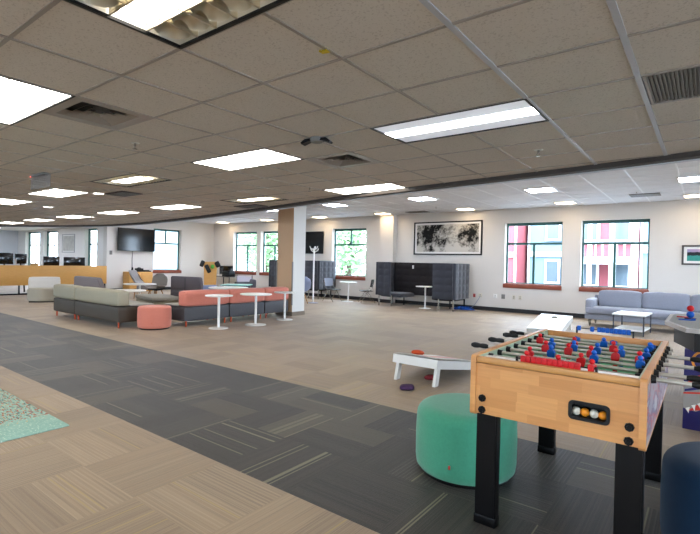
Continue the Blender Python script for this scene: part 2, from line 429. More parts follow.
def tufted(bm, x0, x1, z0, z1, y0, y1, nx, nz, depth=0.02, mi=0, T=None, bottom_round=0):
    """upholstered slab: tufts pressed into both faces (y0 and y1)"""
    NX, NZ = nx*6, nz*6
    vs = []
    def sheet(y, sgn):
        rows = []
        for k in range(NZ+1):
            row = []
            for i in range(NX+1):
                a, b = i/NX*nx, k/NZ*nz
                h = (abs(math.sin(PI*a))*abs(math.sin(PI*b)))**0.55
                row.append(bm.verts.new((x0+(x1-x0)*i/NX, y+sgn*(h-1)*depth, z0+(z1-z0)*k/NZ)))
            rows.append(row)
        for k in range(NZ):
            for i in range(NX):
                q = (rows[k][i], rows[k][i+1], rows[k+1][i+1], rows[k+1][i])
                bm.faces.new(q if sgn < 0 else q[::-1]).material_index = mi
        for r in rows: vs.extend(r)
        return rows
    A = sheet(y0, -1); B = sheet(y1, 1)
    edgeA = A[0]+[r[-1] for r in A[1:]]+A[-1][-2::-1]+[A[k][0] for k in range(NZ-1, 0, -1)]
    edgeB = B[0]+[r[-1] for r in B[1:]]+B[-1][-2::-1]+[B[k][0] for k in range(NZ-1, 0, -1)]
    for k in range(len(edgeA)):
        q = (k+1) % len(edgeA); bm.faces.new((edgeA[k], edgeB[k], edgeB[q], edgeA[q])).material_index = mi
    if T is not None: bmesh.ops.transform(bm, matrix=T, verts=vs)

def obj(name, bm, mats, parent=None, smooth=True, loc=None):
    if not isinstance(mats, (list, tuple)): mats = [mats]
    me = bpy.data.meshes.new(name)
    bmesh.ops.recalc_face_normals(bm, faces=bm.faces[:])
    bm.to_mesh(me); bm.free()
    for m in mats: me.materials.append(m)
    if smooth:
        for p in me.polygons: p.use_smooth = True
        me.set_sharp_from_angle(angle=math.radians(38))
    o = bpy.data.objects.new(name, me); C.objects.link(o)
    if parent is not None: o.parent = parent
    if loc: o.location = loc
    return o

def thing(name, label, cat, loc=(0, 0, 0), rz=0.0, group=None):
    o = bpy.data.objects.new(name, None); C.objects.link(o); o.empty_display_size = 0.1
    o.location = loc; o.rotation_euler = (0, 0, rz); o['label'] = label; o['category'] = cat
    if group: o['group'] = group
    return o

def tag(o, label, cat, group=None, loc=None, rz=None):
    o['label'] = label; o['category'] = cat
    if group: o['group'] = group
    if loc is not None: o.location = loc
    if rz is not None: o.rotation_euler = (0, 0, rz)
    return o

def struct(name, bm, mats, parent=None, smooth=False):
    o = obj(name, bm, mats, parent, smooth)
    if parent is None: o['kind'] = 'structure'
    return o

def dup(root, loc, rz, label, group=None):
    r = root.copy(); C.objects.link(r); r.location = loc; r.rotation_euler = (0, 0, rz); r['label'] = label
    if group: r['group'] = group
    for ch in list(root.children):
        c = ch.copy(); C.objects.link(c); c.parent = r
        for g in list(ch.children):
            d = g.copy(); C.objects.link(d); d.parent = c
    return r

def one(name, bm, mats, label, cat, group=None, loc=(0, 0, 0), rz=0.0, smooth=True):
    return tag(obj(name, bm, mats, None, smooth), label, cat, group, loc, rz)

# ---------------------------------------------------------------- room shell
YB = 15.39; XL = -20.9; YW = 10.7; XW = -34.4; ZN = 2.595; ZF = 3.39; ZW = 3.03; ZR = 3.7
XR = 6.0; YF = -6.0; TW = 0.32

bm = new(); box(bm, XW-0.3, XR+0.3, YF-0.3, YB+0.3, -0.2, 0.0); struct('floor', bm, M['carpet'])

def wall_holes(bm, along, a0, a1, b0, b1, z0, z1, holes, mi=0):
    """wall box along x or y with rectangular holes (h0,h1,zlo,zhi)"""
    def B(p, q, zz0, zz1):
        if q-p < 1e-4 or zz1-zz0 < 1e-4: return
        if along == 'x': box(bm, p, q, b0, b1, zz0, zz1, mi=mi)
        else: box(bm, b0, b1, p, q, zz0, zz1, mi=mi)
    cur = a0
    for h0, h1, zl, zh in sorted(holes):
        B(cur, h0, z0, z1); B(h0, h1, z0, zl); B(h0, h1, zh, z1); cur = h1
    B(cur, a1, z0, z1)

ZS, ZH = 0.93, 2.93
back_holes = [(-19.25, -17.5), (-17.2, -15.6), (-12.72, -10.95), (-5.32, -3.55), (-3.02, -1.28)]
bm = new(); wall_holes(bm, 'x', XL-TW, XR+0.3, YB, YB+TW, 0, ZR, [(a, b, ZS, ZH) for a, b in back_holes]); struct('wall_back', bm, M['wall'])
bm = new(); wall_holes(bm, 'y', 9.82, YB, XL-TW, XL, 0, ZR, [(12.0, 13.46, ZS, ZH)]); struct('wall_left', bm, M['wall'])
bm = new(); box(bm, -21.85, XL-TW, 9.82, YW+TW, 0, ZR); struct('wall_stub', bm, M['wallwhite'])
wing_holes = [(-33.15, -30.95), (-30.35, -28.45), (-25.1, -22.85)]
bm = new(); wall_holes(bm, 'x', XW-TW, -21.85, YW, YW+TW, 0, ZR, [(a, b, 0.6, ZH) for a, b in wing_holes]); struct('wall_wing_back', bm, M['wallwhite'])
bm = new(); box(bm, XW-TW, XW, YF-TW, YW, 0, ZR); struct('wall_wing_left', bm, M['wallgrey'])
added_right_holes = [(-4.5, -1.5), (1.0, 4.0), (6.0, 9.0), (11.0, 14.0)]  # unseen window openings, added to let more daylight in
added_front_holes = [(-30.0, -26.0), (-23.0, -19.0), (-16.0, -12.0), (-9.0, -5.0), (-2.0, 2.0)]  # openings behind the camera, also added for daylight
bm = new(); wall_holes(bm, 'y', YF-TW, YB, XR, XR+TW, 0, ZR, [(a, b, 0.4, 3.2) for a, b in added_right_holes]); struct('wall_right', bm, M['wall'])
bm = new(); wall_holes(bm, 'x', XW, XR, YF-TW, YF, 0, ZR, [(a, b, ZS, 2.5) for a, b in added_front_holes]); struct('wall_front', bm, M['wall'])
bm = new(); box(bm, XW-TW, XR+TW, YF-TW, YB+TW, ZR, ZR+0.15); struct('ceiling_sun_block', bm, M['wallgrey'])  # unseen roof slab, put in to block the sun
# pilaster on the back wall, structural column
bm = new(); box(bm, -10.13, -9.5, YB-0.26, YB, 0, ZF); struct('wall_pilaster', bm, M['wall'])
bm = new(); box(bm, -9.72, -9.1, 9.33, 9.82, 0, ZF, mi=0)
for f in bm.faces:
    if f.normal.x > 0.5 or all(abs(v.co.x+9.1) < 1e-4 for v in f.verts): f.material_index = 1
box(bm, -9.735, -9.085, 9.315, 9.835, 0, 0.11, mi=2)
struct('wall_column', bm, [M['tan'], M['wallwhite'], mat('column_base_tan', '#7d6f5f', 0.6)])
bm = new()
for x in (-9.72, -9.1): box(bm, x-0.012, x+0.012, 9.30, 9.335, 0.3, 1.5)
struct('trim_1', bm, M['greyp'])
# baseboards
bm = new(); box(bm, XL, XR, YB-0.02, YB, 0, 0.13)
box(bm, -10.15, -9.48, YB-0.28, YB-0.26, 0, 0.13); struct('baseboard_back', bm, M['base'])
bm = new(); box(bm, XL, XL+0.02, 9.82, YB-0.02, 0, 0.13); struct('baseboard_left', bm, M['base'])

# windows
WN = [0]
def window(along, h0, h1, z0, z1, face, out, split_low, sill=True, tbar=True):
    """green frame set back in the wall; out = direction (+1/-1) towards outdoors"""
    WN[0] += 1; nm = 'window_%d' % WN[0]
    root = bpy.data.objects.new(nm, None); C.objects.link(root); root['kind'] = 'structure'
    root.location = ((h0+h1)/2, face, z0) if along == 'x' else (face, (h0+h1)/2, z0)
    hw = (h1-h0)/2; H = z1-z0
    def B(bm, a0, a1, d0, d1, zz0, zz1, bev=0):
        d0, d1 = sorted((d0*out, d1*out))
        if along == 'x': box(bm, a0, a1, d0, d1, zz0, zz1, bev)
        else: box(bm, d0, d1, a0, a1, zz0, zz1, bev)
    f = 0.05; d0, d1 = 0.17, 0.23
    bm = new()
    B(bm, -hw, -hw+f, d0, d1, 0, H); B(bm, hw-f, hw, d0, d1, 0, H); B(bm, -hw+f, hw-f, d0, d1, 0, f); B(bm, -hw+f, hw-f, d0, d1, H-0.09, H)
    zt = H*0.66
    B(bm, -hw+f, hw-f, d0-0.01, d1, zt-0.035, zt+0.035)
    if split_low: B(bm, -0.035, 0.035, d0, d1, f, zt-0.035)
    else: B(bm, -0.03, 0.03, d0, d1, zt+0.035, H-0.09)
    obj('window_frame', bm, M['green'], root, smooth=False)
    bm = new(); B(bm, -hw+f, hw-f, 0.198, 0.204, f, H-0.09); obj('window_pane', bm, M['glass'], root, smooth=False)
    if sill:
        bm = new(); B(bm, -hw-0.02, hw+0.02, -0.05, 0.0, -0.13, 0.0, 0.006); B(bm, -hw+0.001, hw-0.001, 0.0, 0.17, -0.0, 0.02)
        obj('window_sill', bm, M['sill'], root)
    # sky portal for sampling daylight
    li = bpy.data.lights.new('daylight_portal', 'AREA'); li.shape = 'RECTANGLE'; li.size = h1-h0; li.size_y = H; li.cycles.is_portal = True
    lo = bpy.data.objects.new('daylight_portal', li); C.objects.link(lo)
    c = Vector(((h0+h1)/2, face+out*0.3, (z0+z1)/2)) if along == 'x' else Vector((face+out*0.3, (h0+h1)/2, (z0+z1)/2))
    lo.location = c
    d = Vector((0, -out, 0)) if along == 'x' else Vector((-out, 0, 0))
    lo.rotation_euler = d.to_track_quat('-Z', 'Y').to_euler()
for k, (a, b) in enumerate(back_holes): window('x', a, b, ZS, ZH, YB, 1, k != 2)
window('y', 12.0, 13.46, ZS, ZH, XL, -1, False)
for a, b in wing_holes: window('x', a, b, 0.6, ZH, YW, 1, True, sill=False)
for a, b in added_right_holes: window('y', a, b, 0.4, 3.2, XR, 1, True)
for a, b in added_front_holes: window('x', a, b, ZS, 2.5, YF, -1, True)

# ---------------------------------------------------------------- ceilings
OX, OY, TX, TY = -2.7703, 1.9288, 0.61, 0.5594
curve = [(-36, 4.3), (-25, 4.6), (-22.5, 5.1), (-20.63, 5.85), (-19.75, 6.25), (-18.07, 6.95), (-16.47, 7.42), (-15.33, 7.58), (-14.2, 7.57), (-13.46, 7.52), (-10.66, 7.17),
         (-8.66, 6.82), (-6.81, 6.48), (-5.99, 6.3), (-4.62, 6.02), (-3.57, 5.85), (-2.73, 5.74), (-2.04, 5.65), (-1.44, 5.57), (-0.81, 5.48), (-0.07, 5.33), (6.2, 4.1)]
def soff(x):
    for (x0, y0), (x1, y1) in zip(curve, curve[1:]):
        if x0 <= x <= x1: return y0+(y1-y0)*(x-x0)/(x1-x0)
    return curve[-1][1]
# (i0, i1, j0, j1, kind)
fix = [(1, 3, -2, -1, 'louvre'), (-3, -1, -2, -1, 'lens'), (1, 3, 2, 3, 'band'), (-3, -1, 2, 3, 'lens'), (-11, -9, 2, 3, 'lens'), (-7, -5, 2, 3, 'strip'),
       (-7, -5, 6, 7, 'strip'), (-3, -1, 6, 7, 'lens'), (-11, -9, 6, 7, 'lens'), (-15, -13, 2, 3, 'lens'), (-19, -17, 6, 7, 'lens'), (-15, -13, 6, 7, 'lens'),
       (-23, -21, 6, 7, 'lens'), (-27, -25, 6, 7, 'lens'),
       (-7, -5, -6, -5, 'lens'), (-11, -9, -2, -1, 'lens'), (5, 7, -2, -1, 'lens'), (5, 7, 2, 3, 'lens'), (1, 3, -6, -5, 'lens'), (-7, -5, -2, -1, 'lens'), (-19, -17, -2, -1, 'lens'), (-23, -21, 2, 3, 'lens')]  # this row is out of view, fixtures added to light the room
fixlab = ['large louvred ceiling light at the top left edge, bright half lens and mirrored cells', 'ceiling light cut by the left edge of the photo, ribbed lens',
          'long ceiling light with a bright central band, nearest the foosball table', 'ceiling light with plain lens in the middle, left of the black ceiling bracket',
          'ceiling light just in front of the grey exit sign box', 'louvred ceiling light with dark sides between exit sign and pouf side, far left',
          'louvred ceiling light just left of the square column top', 'ceiling light just beyond the square vent, nearest the soffit edge',
          'ceiling light above the wall television, last before the curved soffit', 'ceiling light at the left edge behind the exit sign',
          'small distant ceiling light over the wooden panel, left of the television', 'distant ceiling light just left of the television, last before the soffit',
          'faint distant ceiling light over the monitors', 'farthest ceiling light at the left edge of the photo']
addedlab = ['added ceiling light behind the camera on the far left', 'added ceiling light left of the frame, level with the first row', 'added ceiling light just right of the frame beside the camera',
          'added ceiling light right of the frame past the return grille', 'added ceiling light directly behind the camera', 'added ceiling light left of the frame near the one with the ribbed lens',
          'added ceiling light over the rug side, well outside the frame', 'added ceiling light left of the frame above the workstations']
occupied = set()
for i0, i1, j0, j1, k in fix:
    for i in range(i0, i1):
        for j in range(j0, j1): occupied.add((i, j))
vents = [(-2, -1), (-1, 3)]
for v in vents: occupied.add(v)
occupied |= {(4, 2), (5, 2)}
bm = new()
for i in range(-52, 15):
    xa, xb = OX+i*TX, OX+(i+1)*TX
    for j in range(-15, 12):
        if (i, j) in occupied: continue
        ya, yb = OY+j*TY, OY+(j+1)*TY
        sa, sb = soff(xa), soff(xb)
        if ya >= sa and ya >= sb: continue
        pts = [(xa, min(ya, sa)), (xb, min(ya, sb)), (xb, min(yb, sb)), (xa, min(yb, sa))]
        q = []
        for p in pts:
            if not q or (abs(p[0]-q[-1][0])+abs(p[1]-q[-1][1])) > 1e-4: q.append(p)
        if len(q) >= 3 and (abs(q[0][0]-q[-1][0])+abs(q[0][1]-q[-1][1])) > 1e-4: bm.faces.new([bm.verts.new((p[0], p[1], ZN)) for p in q])
bmesh.ops.remove_doubles(bm, verts=bm.verts[:], dist=1e-4)
struct('ceiling', bm, M['ceil'])
# tee grid of the low ceiling
bm = new(); w = 0.010
bm_main = new()
for i in range(-52, 15):
    x = OX+i*TX; ww = 0.015 if i in (3, 4) else w
    ye = soff(x)
    # leave gaps under fixtures
    segs = []; cur = YF
    for (i0, i1, j0, j1, k) in fix+[(4, 6, 2, 3, 'g')]:
        if i0 < i < i1: segs.append((OY+j0*TY, OY+j1*TY))
    for a, b in sorted(segs):
        if a > cur: box(bm_main if i in (3, 4) else bm, x-ww, x+ww, cur, a, ZN-0.006, ZN+0.004)
        cur = b
    if ye > cur: box(bm_main if i in (3, 4) else bm, x-ww, x+ww, cur, ye, ZN-0.006, ZN+0.004)
for j in range(-14, 12):
    y = OY+j*TY
    xs = [p for p in [OX+k*0.1-30 for k in range(0, 388)] if soff(p) > y]
    if not xs: continue
    if y < 4.2: box(bm, XW, XR, y-w, y+w, ZN-0.005, ZN+0.004); continue
    run = [xs[0], xs[0]]
    for p in xs[1:]+[1e9]:
        if p-run[1] > 0.15:
            if run[1]-run[0] > 0.3: box(bm, run[0], run[1], y-w, y+w, ZN-0.005, ZN+0.004)
            run = [p, p]
        else: run[1] = p
struct('trim_2', bm, M['tee']); struct('trim_5', bm_main, M['tee_glint'])
# fascia and lip along the curved edge
def ribbon(bm, off0, off1, z0, z1, mi=0):
    xs = []; 
    n = 90
    for k in range(n+1): xs.append(-36+42.0*k/n)
    prev = None
    for x in xs:
        y = soff(x)
        r = [bm.verts.new((x, y+off0, z0)), bm.verts.new((x, y+off1, z0)), bm.verts.new((x, y+off1, z1)), bm.verts.new((x, y+off0, z1))]
        if prev:
            for q in range(4):
                bm.faces.new((prev[q], prev[(q+1) % 4], r[(q+1) % 4], r[q])).material_index = mi
        prev = r
bm = new(); ribbon(bm, -0.10, 0.02, 2.545, 2.60, 0); ribbon(bm, 0.02, 0.07, 2.535, ZR, 1); struct('trim_3', bm, [M['lip'], mat('fascia_paint', '#c9ccd2', 0.6)])

# high ceilings
def plane_xy(bm, x0, x1, y0, y1, z):
    bm.faces.new([bm.verts.new(p) for p in ((x0, y0, z), (x1, y0, z), (x1, y1, z), (x0, y1, z))])
bm = new(); box(bm, XL, XR, 3.5, YB, ZF, ZF+0.02); struct('ceiling_high', bm, M['ceilfar'])
bm = new(); box(bm, XW, XL, 3.5, YW, ZW, ZW+0.02); box(bm, XL-0.04, XL, 3.5, 9.82, ZW, ZF+0.02); struct('ceiling_wing', bm, M['wallwhite'])
bm = new()
for k in range(-26, 9):
    x = -0.48+k*0.81
    if x > XL: box(bm, x-0.015, x+0.015, max(4.2, soff(x)), YB, ZF-0.008, ZF)
for k in range(0, 18):
    y = 4.6+k*0.65
    if y < YB: box(bm, XL if y > 7.6 else -9, XR, y-0.009, y+0.009, ZF-0.006, ZF)
struct('trim_4', bm, M['teefar'])

def ceiling_fixture(i0, i1, j0, j1, kind, label):
    x0, x1, y0, y1 = OX+i0*TX, OX+i1*TX, OY+j0*TY, OY+j1*TY
    cx, cy = (x0+x1)/2, (y0+y1)/2; hx, hy = (x1-x0)/2, (y1-y0)/2
    t = thing('ceiling_light', label, 'ceiling light', (cx, cy, ZN))
    e = 0.016
    bm = new()
    for a in ((-hx, hx, -hy, -hy+e), (-hx, hx, hy-e, hy), (-hx, -hx+e, -hy+e, hy-e), (hx-e, hx, -hy+e, hy-e)): box(bm, *a, -0.008, 0.006)
    obj('light_frame', bm, M['blackp'], t, smooth=False)
    dep = 0.11 if kind in ('louvre', 'strip') else 0.05
    bm = new()
    for a in ((-hx, hx, -hy-0.004, -hy), (-hx, hx, hy, hy+0.004), (-hx-0.004, -hx, -hy, hy), (hx, hx+0.004, -hy, hy)): box(bm, *a, 0, dep)
    box(bm, -hx, hx, -hy, hy, dep, dep+0.01)
    obj('light_housing', bm, M['whitep'], t, smooth=False)
    hx -= e; hy -= e
    if kind == 'lens':
        bm = new(); box(bm, -hx, hx, -hy, hy, 0.0, 0.006)
        obj('light_lens', bm, M['tube'], t, smooth=False)
        bm = new()
        for k in range(1, 4): box(bm, -hx+2*hx*k/4-0.003, -hx+2*hx*k/4+0.003, -hy, hy, -0.006, 0.0)
        for k in range(1, 3): box(bm, -hx, hx, -hy+2*hy*k/3-0.003, -hy+2*hy*k/3+0.003, -0.005, 0.0)
        obj('lens_rib', bm, M['ltgrey'], t, smooth=False)
    elif kind == 'band':
        bm = new(); box(bm, -hx, hx, -hy*0.28, hy*0.30, -0.004, 0.006); obj('light_lens', bm, M['tubeb'], t, smooth=False)
        bm = new(); box(bm, -hx, hx, -hy, -hy*0.28, 0.0, 0.006); box(bm, -hx, hx, hy*0.30, hy, 0.0, 0.006)
        obj('side_lens', bm, emat('lens_dim', '#dfe6f5', 0.2), t, smooth=False)
    elif kind == 'louvre':
        bm = new(); box(bm, -hx*0.98, hx*0.98, -hy*0.32, hy*0.32, 0.04, 0.05, mi=0)
        obj('light_lens', bm, M['tube'], t)
        bm = new()
        nx, ny = 8, 3
        for k in range(1, nx):
            x = -hx+2*hx*k/nx; prism(bm, [(x-0.004, 0.004), (x+0.004, 0.004), (x+0.002, 0.05), (x-0.002, 0.05)], -hy, hy, 'xz')
        for k in range(1, ny):
            y = -hy+2*hy*k/ny; prism(bm, [(y-0.004, 0.003), (y+0.004, 0.003), (y+0.002, 0.05), (y-0.002, 0.05)], -hx, hx, 'yz')
        obj('louvre_cells', bm, M['louvre'], t)
        bm = new()
        for q in (0, ny-1):
            if q: obj('reflector', bm, M['louvre'], t); bm = new()
            for k in range(nx):
                x = -hx+2*hx*(k+0.5)/nx; y = -hy+2*hy*(q+0.5)/ny
                lathe(bm, [(0.0, 0.085), (0.04, 0.078), (0.07, 0.055), (0.085, 0.02)], (x, y, 0), 16, sx=1, sy=1.0)
        obj('reflector', bm, M['louvre'], t)
    else:
        bm = new(); box(bm, -hx*0.55, hx*0.62, -hy*0.42, hy*0.42, 0.0, 0.01); obj('light_lens', bm, M['tube'], t, smooth=False)
        bm = new()
        for k in range(17):
            x = -hx+2*hx*k/16
            for y0_, y1_ in ((-hy, -hy*0.42), (hy*0.42, hy)): box(bm, x-0.004, x+0.004, y0_, y1_, 0.0, 0.05)
        box(bm, -hx, hx, -hy*0.44, -hy*0.42, 0, 0.05); box(bm, -hx, hx, hy*0.42, hy*0.44, 0, 0.05)
        obj('louvre_cells', bm, M['louvre'], t, smooth=False)
for k, f in enumerate(fix):
    ceiling_fixture(*f, (fixlab+addedlab)[k])

# high-ceiling fixtures
far = [(-9.7, 11.85, 'tubefar', 'square ceiling light in the high ceiling right of the column, nearer row'), (-6.5, 11.85, 'tubefar', 'square white ceiling light in the high ceiling between soffit and tree picture'),
       (-3.25, 11.85, 'tubefar', 'square ceiling light in the high ceiling between the two right windows, nearer row'), (-0.2, 11.85, 'tubefar', 'square ceiling light in the high ceiling at the right edge, nearer row'),
       (-12.9, 14.75, 'tubew', 'warm square ceiling light near the back wall beside the column top'), (-9.75, 14.75, 'tubew', 'warm ceiling light washing the wall pilaster'),
       (-6.45, 14.75, 'tubew', 'warm ceiling light over the right end of the tree picture'), (-3.3, 14.55, 'tubew', 'warm ceiling light above the pier between the two right windows'),
       (-0.25, 14.55, 'tubew', 'warm ceiling light near the small lake picture'), (-16.1, 14.75, 'tubew', 'warm ceiling light above the two far windows left of the column'),
       (-19.3, 14.75, 'tubew', 'warm ceiling light in the far corner of the high ceiling'), (-12.9, 11.85, 'tubefar', 'square ceiling light in the high ceiling left of the column'), (-16.1, 11.85, 'tubefar', 'square ceiling light in the high ceiling in front of the television wall'),
       (-17.5, 9.6, 'tubefar', 'square ceiling light in the high ceiling just past the soffit in front of the television'),
       (-19.0, 11.4, 'tubefar', 'square ceiling light in the high ceiling close to the television')]
for x, y, k, lab in far:
    t = thing('square_ceiling_light', lab, 'ceiling light', (x, y, ZF))
    h = 0.3 if k == 'tubefar' else 0.24
    bm = new()
    for a in ((-h-0.03, h+0.03, -h-0.03, -h), (-h-0.03, h+0.03, h, h+0.03), (-h-0.03, -h, -h, h), (h, h+0.03, -h, h)): box(bm, *a, -0.02, 0.0)
    obj('light_frame', bm, M['whiteframe'], t, smooth=False)
    bm = new(); box(bm, -h, h, -h, h, -0.014, 0.0); obj('light_lens', bm, M[k], t, smooth=False)

for x, y, lab in ((-23.5, 8.6, 'added square ceiling light over the workstations nearest the white wall end'), (-27.5, 8.6, 'added square ceiling light over the workstations under the silver picture'), (-31.5, 8.6, 'added square ceiling light over the workstations near the far grey wall'),
                  (-25.5, 6.6, 'added square ceiling light behind the desk screens, middle of the wing')):  # fixtures added to brighten the dark wing
    t = thing('square_ceiling_light', lab, 'ceiling light', (x, y, ZW)); h = 0.3
    bm = new()
    for a in ((-h-0.03, h+0.03, -h-0.03, -h), (-h-0.03, h+0.03, h, h+0.03), (-h-0.03, -h, -h, h), (h, h+0.03, -h, h)): box(bm, *a, -0.02, 0.0)
    obj('light_frame', bm, M['whiteframe'], t, smooth=False)
    bm = new(); box(bm, -h, h, -h, h, -0.014, 0.0); obj('light_lens', bm, M['tubefar'], t, smooth=False)
# round downlights in the low ceiling
for x, y, lab in ((-11.59, 4.16, 'small round downlight between the exit sign and the left edge'), (-8.25, 3.72, 'small round downlight right of the light by the exit sign'), (-13.31, 5.82, 'small round downlight beside the distant light over the wooden panel')):
    t = thing('downlight', lab, 'ceiling light', (x, y, ZN))
    bm = new(); lathe(bm, [(0.085, 0.0), (0.11, -0.008), (0.125, -0.006), (0.125, 0.0)], n=24); obj('downlight_ring', bm, M['whiteframe'], t)
    bm = new(); lathe(bm, [(0.0, -0.003), (0.085, -0.003), (0.085, 0.0)], n=24); obj('light_lens', bm, M['tube'], t)

# square diffuser vents
def vent(x0, x1, y0, y1, z, label, louv=True):
    cx, cy, hx, hy = (x0+x1)/2, (y0+y1)/2, (x1-x0)/2, (y1-y0)/2
    t = thing('ceiling_vent', label, 'vent', (cx, cy, z))
    bm = new(); box(bm, -hx, hx, -hy, hy, 0.045, 0.05); obj('vent_backing', bm, M['black'], t, smooth=False)
    bm = new()
    for k, s in enumerate((1.0, 0.74, 0.54, 0.34, 0.16)):
        o, i = s, (s-0.26 if k == 0 else max(0.01, s-0.15))
        z0, z1 = 0.0, 0.03
        for (a, b) in (((-o, -o), (o, -o)), ((o, -o), (o, o)), ((o, o), (-o, o)), ((-o, o), (-o, -o))):
            ai = (a[0]*i/o, a[1]*i/o); bi = (b[0]*i/o, b[1]*i/o)
            vs = [bm.verts.new((p[0]*hx, p[1]*hy, zz)) for p, zz in ((a, -0.004), (b, -0.004), (bi, 0.03 if k else -0.004), (ai, 0.03 if k else -0.004))]
            bm.faces.new(vs)
            if k == 0:
                bm.faces.new([bm.verts.new((p[0]*hx, p[1]*hy, zz)) for p, zz in ((a, -0.004), (b, -0.004), (b, 0.045), (a, 0.045))])
    obj('vent_slats', bm, M['tee'], t, smooth=False)
vent(OX-2*TX, OX-TX, OY-TY, OY, ZN, 'square slatted vent beside the light at the left edge of the photo')
vent(OX-TX, OX, OY+3*TY, OY+4*TY, ZN, 'square slatted vent behind the black ceiling bracket')
def plate_vent(x0, x1, y0, y1, z, label, m, nm='ceiling_vent'):
    cx, cy, hx, hy = (x0+x1)/2, (y0+y1)/2, (x1-x0)/2, (y1-y0)/2
    t = thing(nm, label, 'vent', (cx, cy, z))
    bm = new(); box(bm, -hx, hx, -hy, hy, -0.012, 0.0); obj('vent_plate', bm, m, t, smooth=False)
    bm = new()
    for k in range(1, 12): box(bm, -hx+2*hx*k/12-0.006, -hx+2*hx*k/12+0.006, -hy*0.85, hy*0.85, -0.018, -0.012)
    obj('vent_slats', bm, M['greyp'], t, smooth=False)
plate_vent(-7.5, -6.85, 5.98, 6.3, ZN-0.006, 'dark flat vent plate just behind the louvred light by the column', mat('vent_brown', '#4a4038', 0.7))
plate_vent(-8.1, -7.5, 3.75, 4.1, ZN-0.006, 'dark flat vent plate beside the light by the exit sign', MC['vent_brown'])
plate_vent(-1.6, -0.95, 13.6, 14.1, ZF-0.008, 'grey vent in the high ceiling above the window next to the sofa', M['greyp'])
plate_vent(-8.7, -7.9, 14.6, 15.0, ZF-0.008, 'grey vent in the high ceiling above the tree picture', M['greyp'])
# return-air grille
x0, x1, y0, y1 = OX+4*TX+0.02, OX+6*TX, OY+2*TY, OY+3*TY
t = thing('return_grille', 'wide ribbed return air grille at the right edge of the low ceiling', 'vent', ((x0+x1)/2, (y0+y1)/2, ZN))
hx, hy = (x1-x0)/2, (y1-y0)/2
bm = new(); box(bm, -hx, hx, -hy, hy, 0.008, 0.014); obj('vent_backing', bm, M['greyp'], t, smooth=False)
bm = new()
for a in ((-hx, hx, -hy, -hy+0.015), (-hx, hx, hy-0.015, hy), (-hx, -hx+0.015, -hy, hy), (hx-0.015, hx, -hy, hy)): box(bm, *a, -0.006, 0.05)
obj('grille_frame', bm, M['tee'], t, smooth=False)
bm = new()
for k in range(60):
    x = -hx+0.02+(2*hx-0.04)*k/59
    box(bm, x-0.005, x+0.005, -hy+0.015, hy-0.015, -0.002, 0.008)
obj('grille_bars', bm, M['greyp'], t, smooth=False)

# sprinklers
def sprinkler(x, y, z, label):
    t = thing('sprinkler', label, 'sprinkler', (x, y, z))
    bm = new(); lathe(bm, [(0.0, -0.004), (0.035, -0.004), (0.04, 0.0)], n=20); obj('escutcheon', bm, M['whiteframe'], t)
    bm = new(); cyl(bm, (0, 0, -0.004), (0, 0, -0.03), 0.01, n=10)
    tube(bm, [(-0.004, 0, -0.03), (-0.016, 0, -0.04), (-0.004, 0, -0.055)], 0.0025, 6); tube(bm, [(0.004, 0, -0.03), (0.016, 0, -0.04), (0.004, 0, -0.055)], 0.0025, 6)
    lathe(bm, [(0.0, -0.06), (0.022, -0.06), (0.022, -0.055), (0.0, -0.055)], n=16); obj('sprinkler_head', bm, M['chrome'], t)
for x, y, z, l in ((-4.29, 2.26, ZN, 'sprinkler head between the square vent and the exit sign'), (-1.26, 4.48, ZN, 'sprinkler head behind the long light near the foosball table'),
                   (-4.62, 5.05, ZN, 'sprinkler head in front of the light next to the soffit edge'), (-8.0, 5.55, ZN, 'sprinkler head right of the light above the television'),
                   (-7.0, 13.7, ZF, 'sprinkler head in the high ceiling over the tree picture'), (-1.4, 13.3, ZF, 'sprinkler head in the high ceiling beside the grey vent')):
    sprinkler(x, y, z, l)
# black bracket device
t = thing('ceiling_bracket', 'black winged ceiling bracket with a pale round hub above the middle of the room', 'ceiling device', (-2.72, 3.05, ZN), 0.3)
bm = new(); lathe(bm, [(0.0, -0.045), (0.05, -0.04), (0.06, -0.02), (0.06, 0.0)], n=24); obj('hub', bm, M['greyp'], t)
bm = new()
for s in (-1, 1): prism(bm, [(0.0, -0.035), (s*0.06, -0.03), (s*0.13, -0.055), (s*0.14, -0.04), (s*0.1, -0.01), (0.0, -0.006)], -0.035, 0.035, 'xz')
obj('bracket_wing', bm, M['black'], t)
# exit sign box
t = thing('exit_sign', 'grey translucent hanging sign box seen from its blank side, far left', 'sign', (-7.0, 2.42, ZN))
bm = new(); box(bm, -0.22, 0.2, -0.04, 0.04, -0.03, 0.0, 0.005); obj('sign_mount', bm, M['greyp'], t)
bm = new(); box(bm, -0.3, 0.3, -0.012, 0.012, -0.19, -0.03, 0.004); obj('sign_panel', bm, M['acryl'], t)
bm = new(); ball(bm, (-0.26, -0.03, -0.02), 0.01); obj('indicator_lamp', bm, M['redled'], t)
# yellow tape on the tee
bm = new()
box(bm, -0.022, 0.022, -0.01, 0.012, -0.005, 0.0)
for x in (-0.017, 0.0, 0.016): box(bm, x-0.005, x+0.005, -0.025, -0.008, -0.007, -0.001)
one('yellow_tape', bm, M['yellow'], 'small strip of yellow tape stuck on the ceiling grid', 'tape', loc=(-1.57, 1.81, ZN-0.005), rz=0.2)
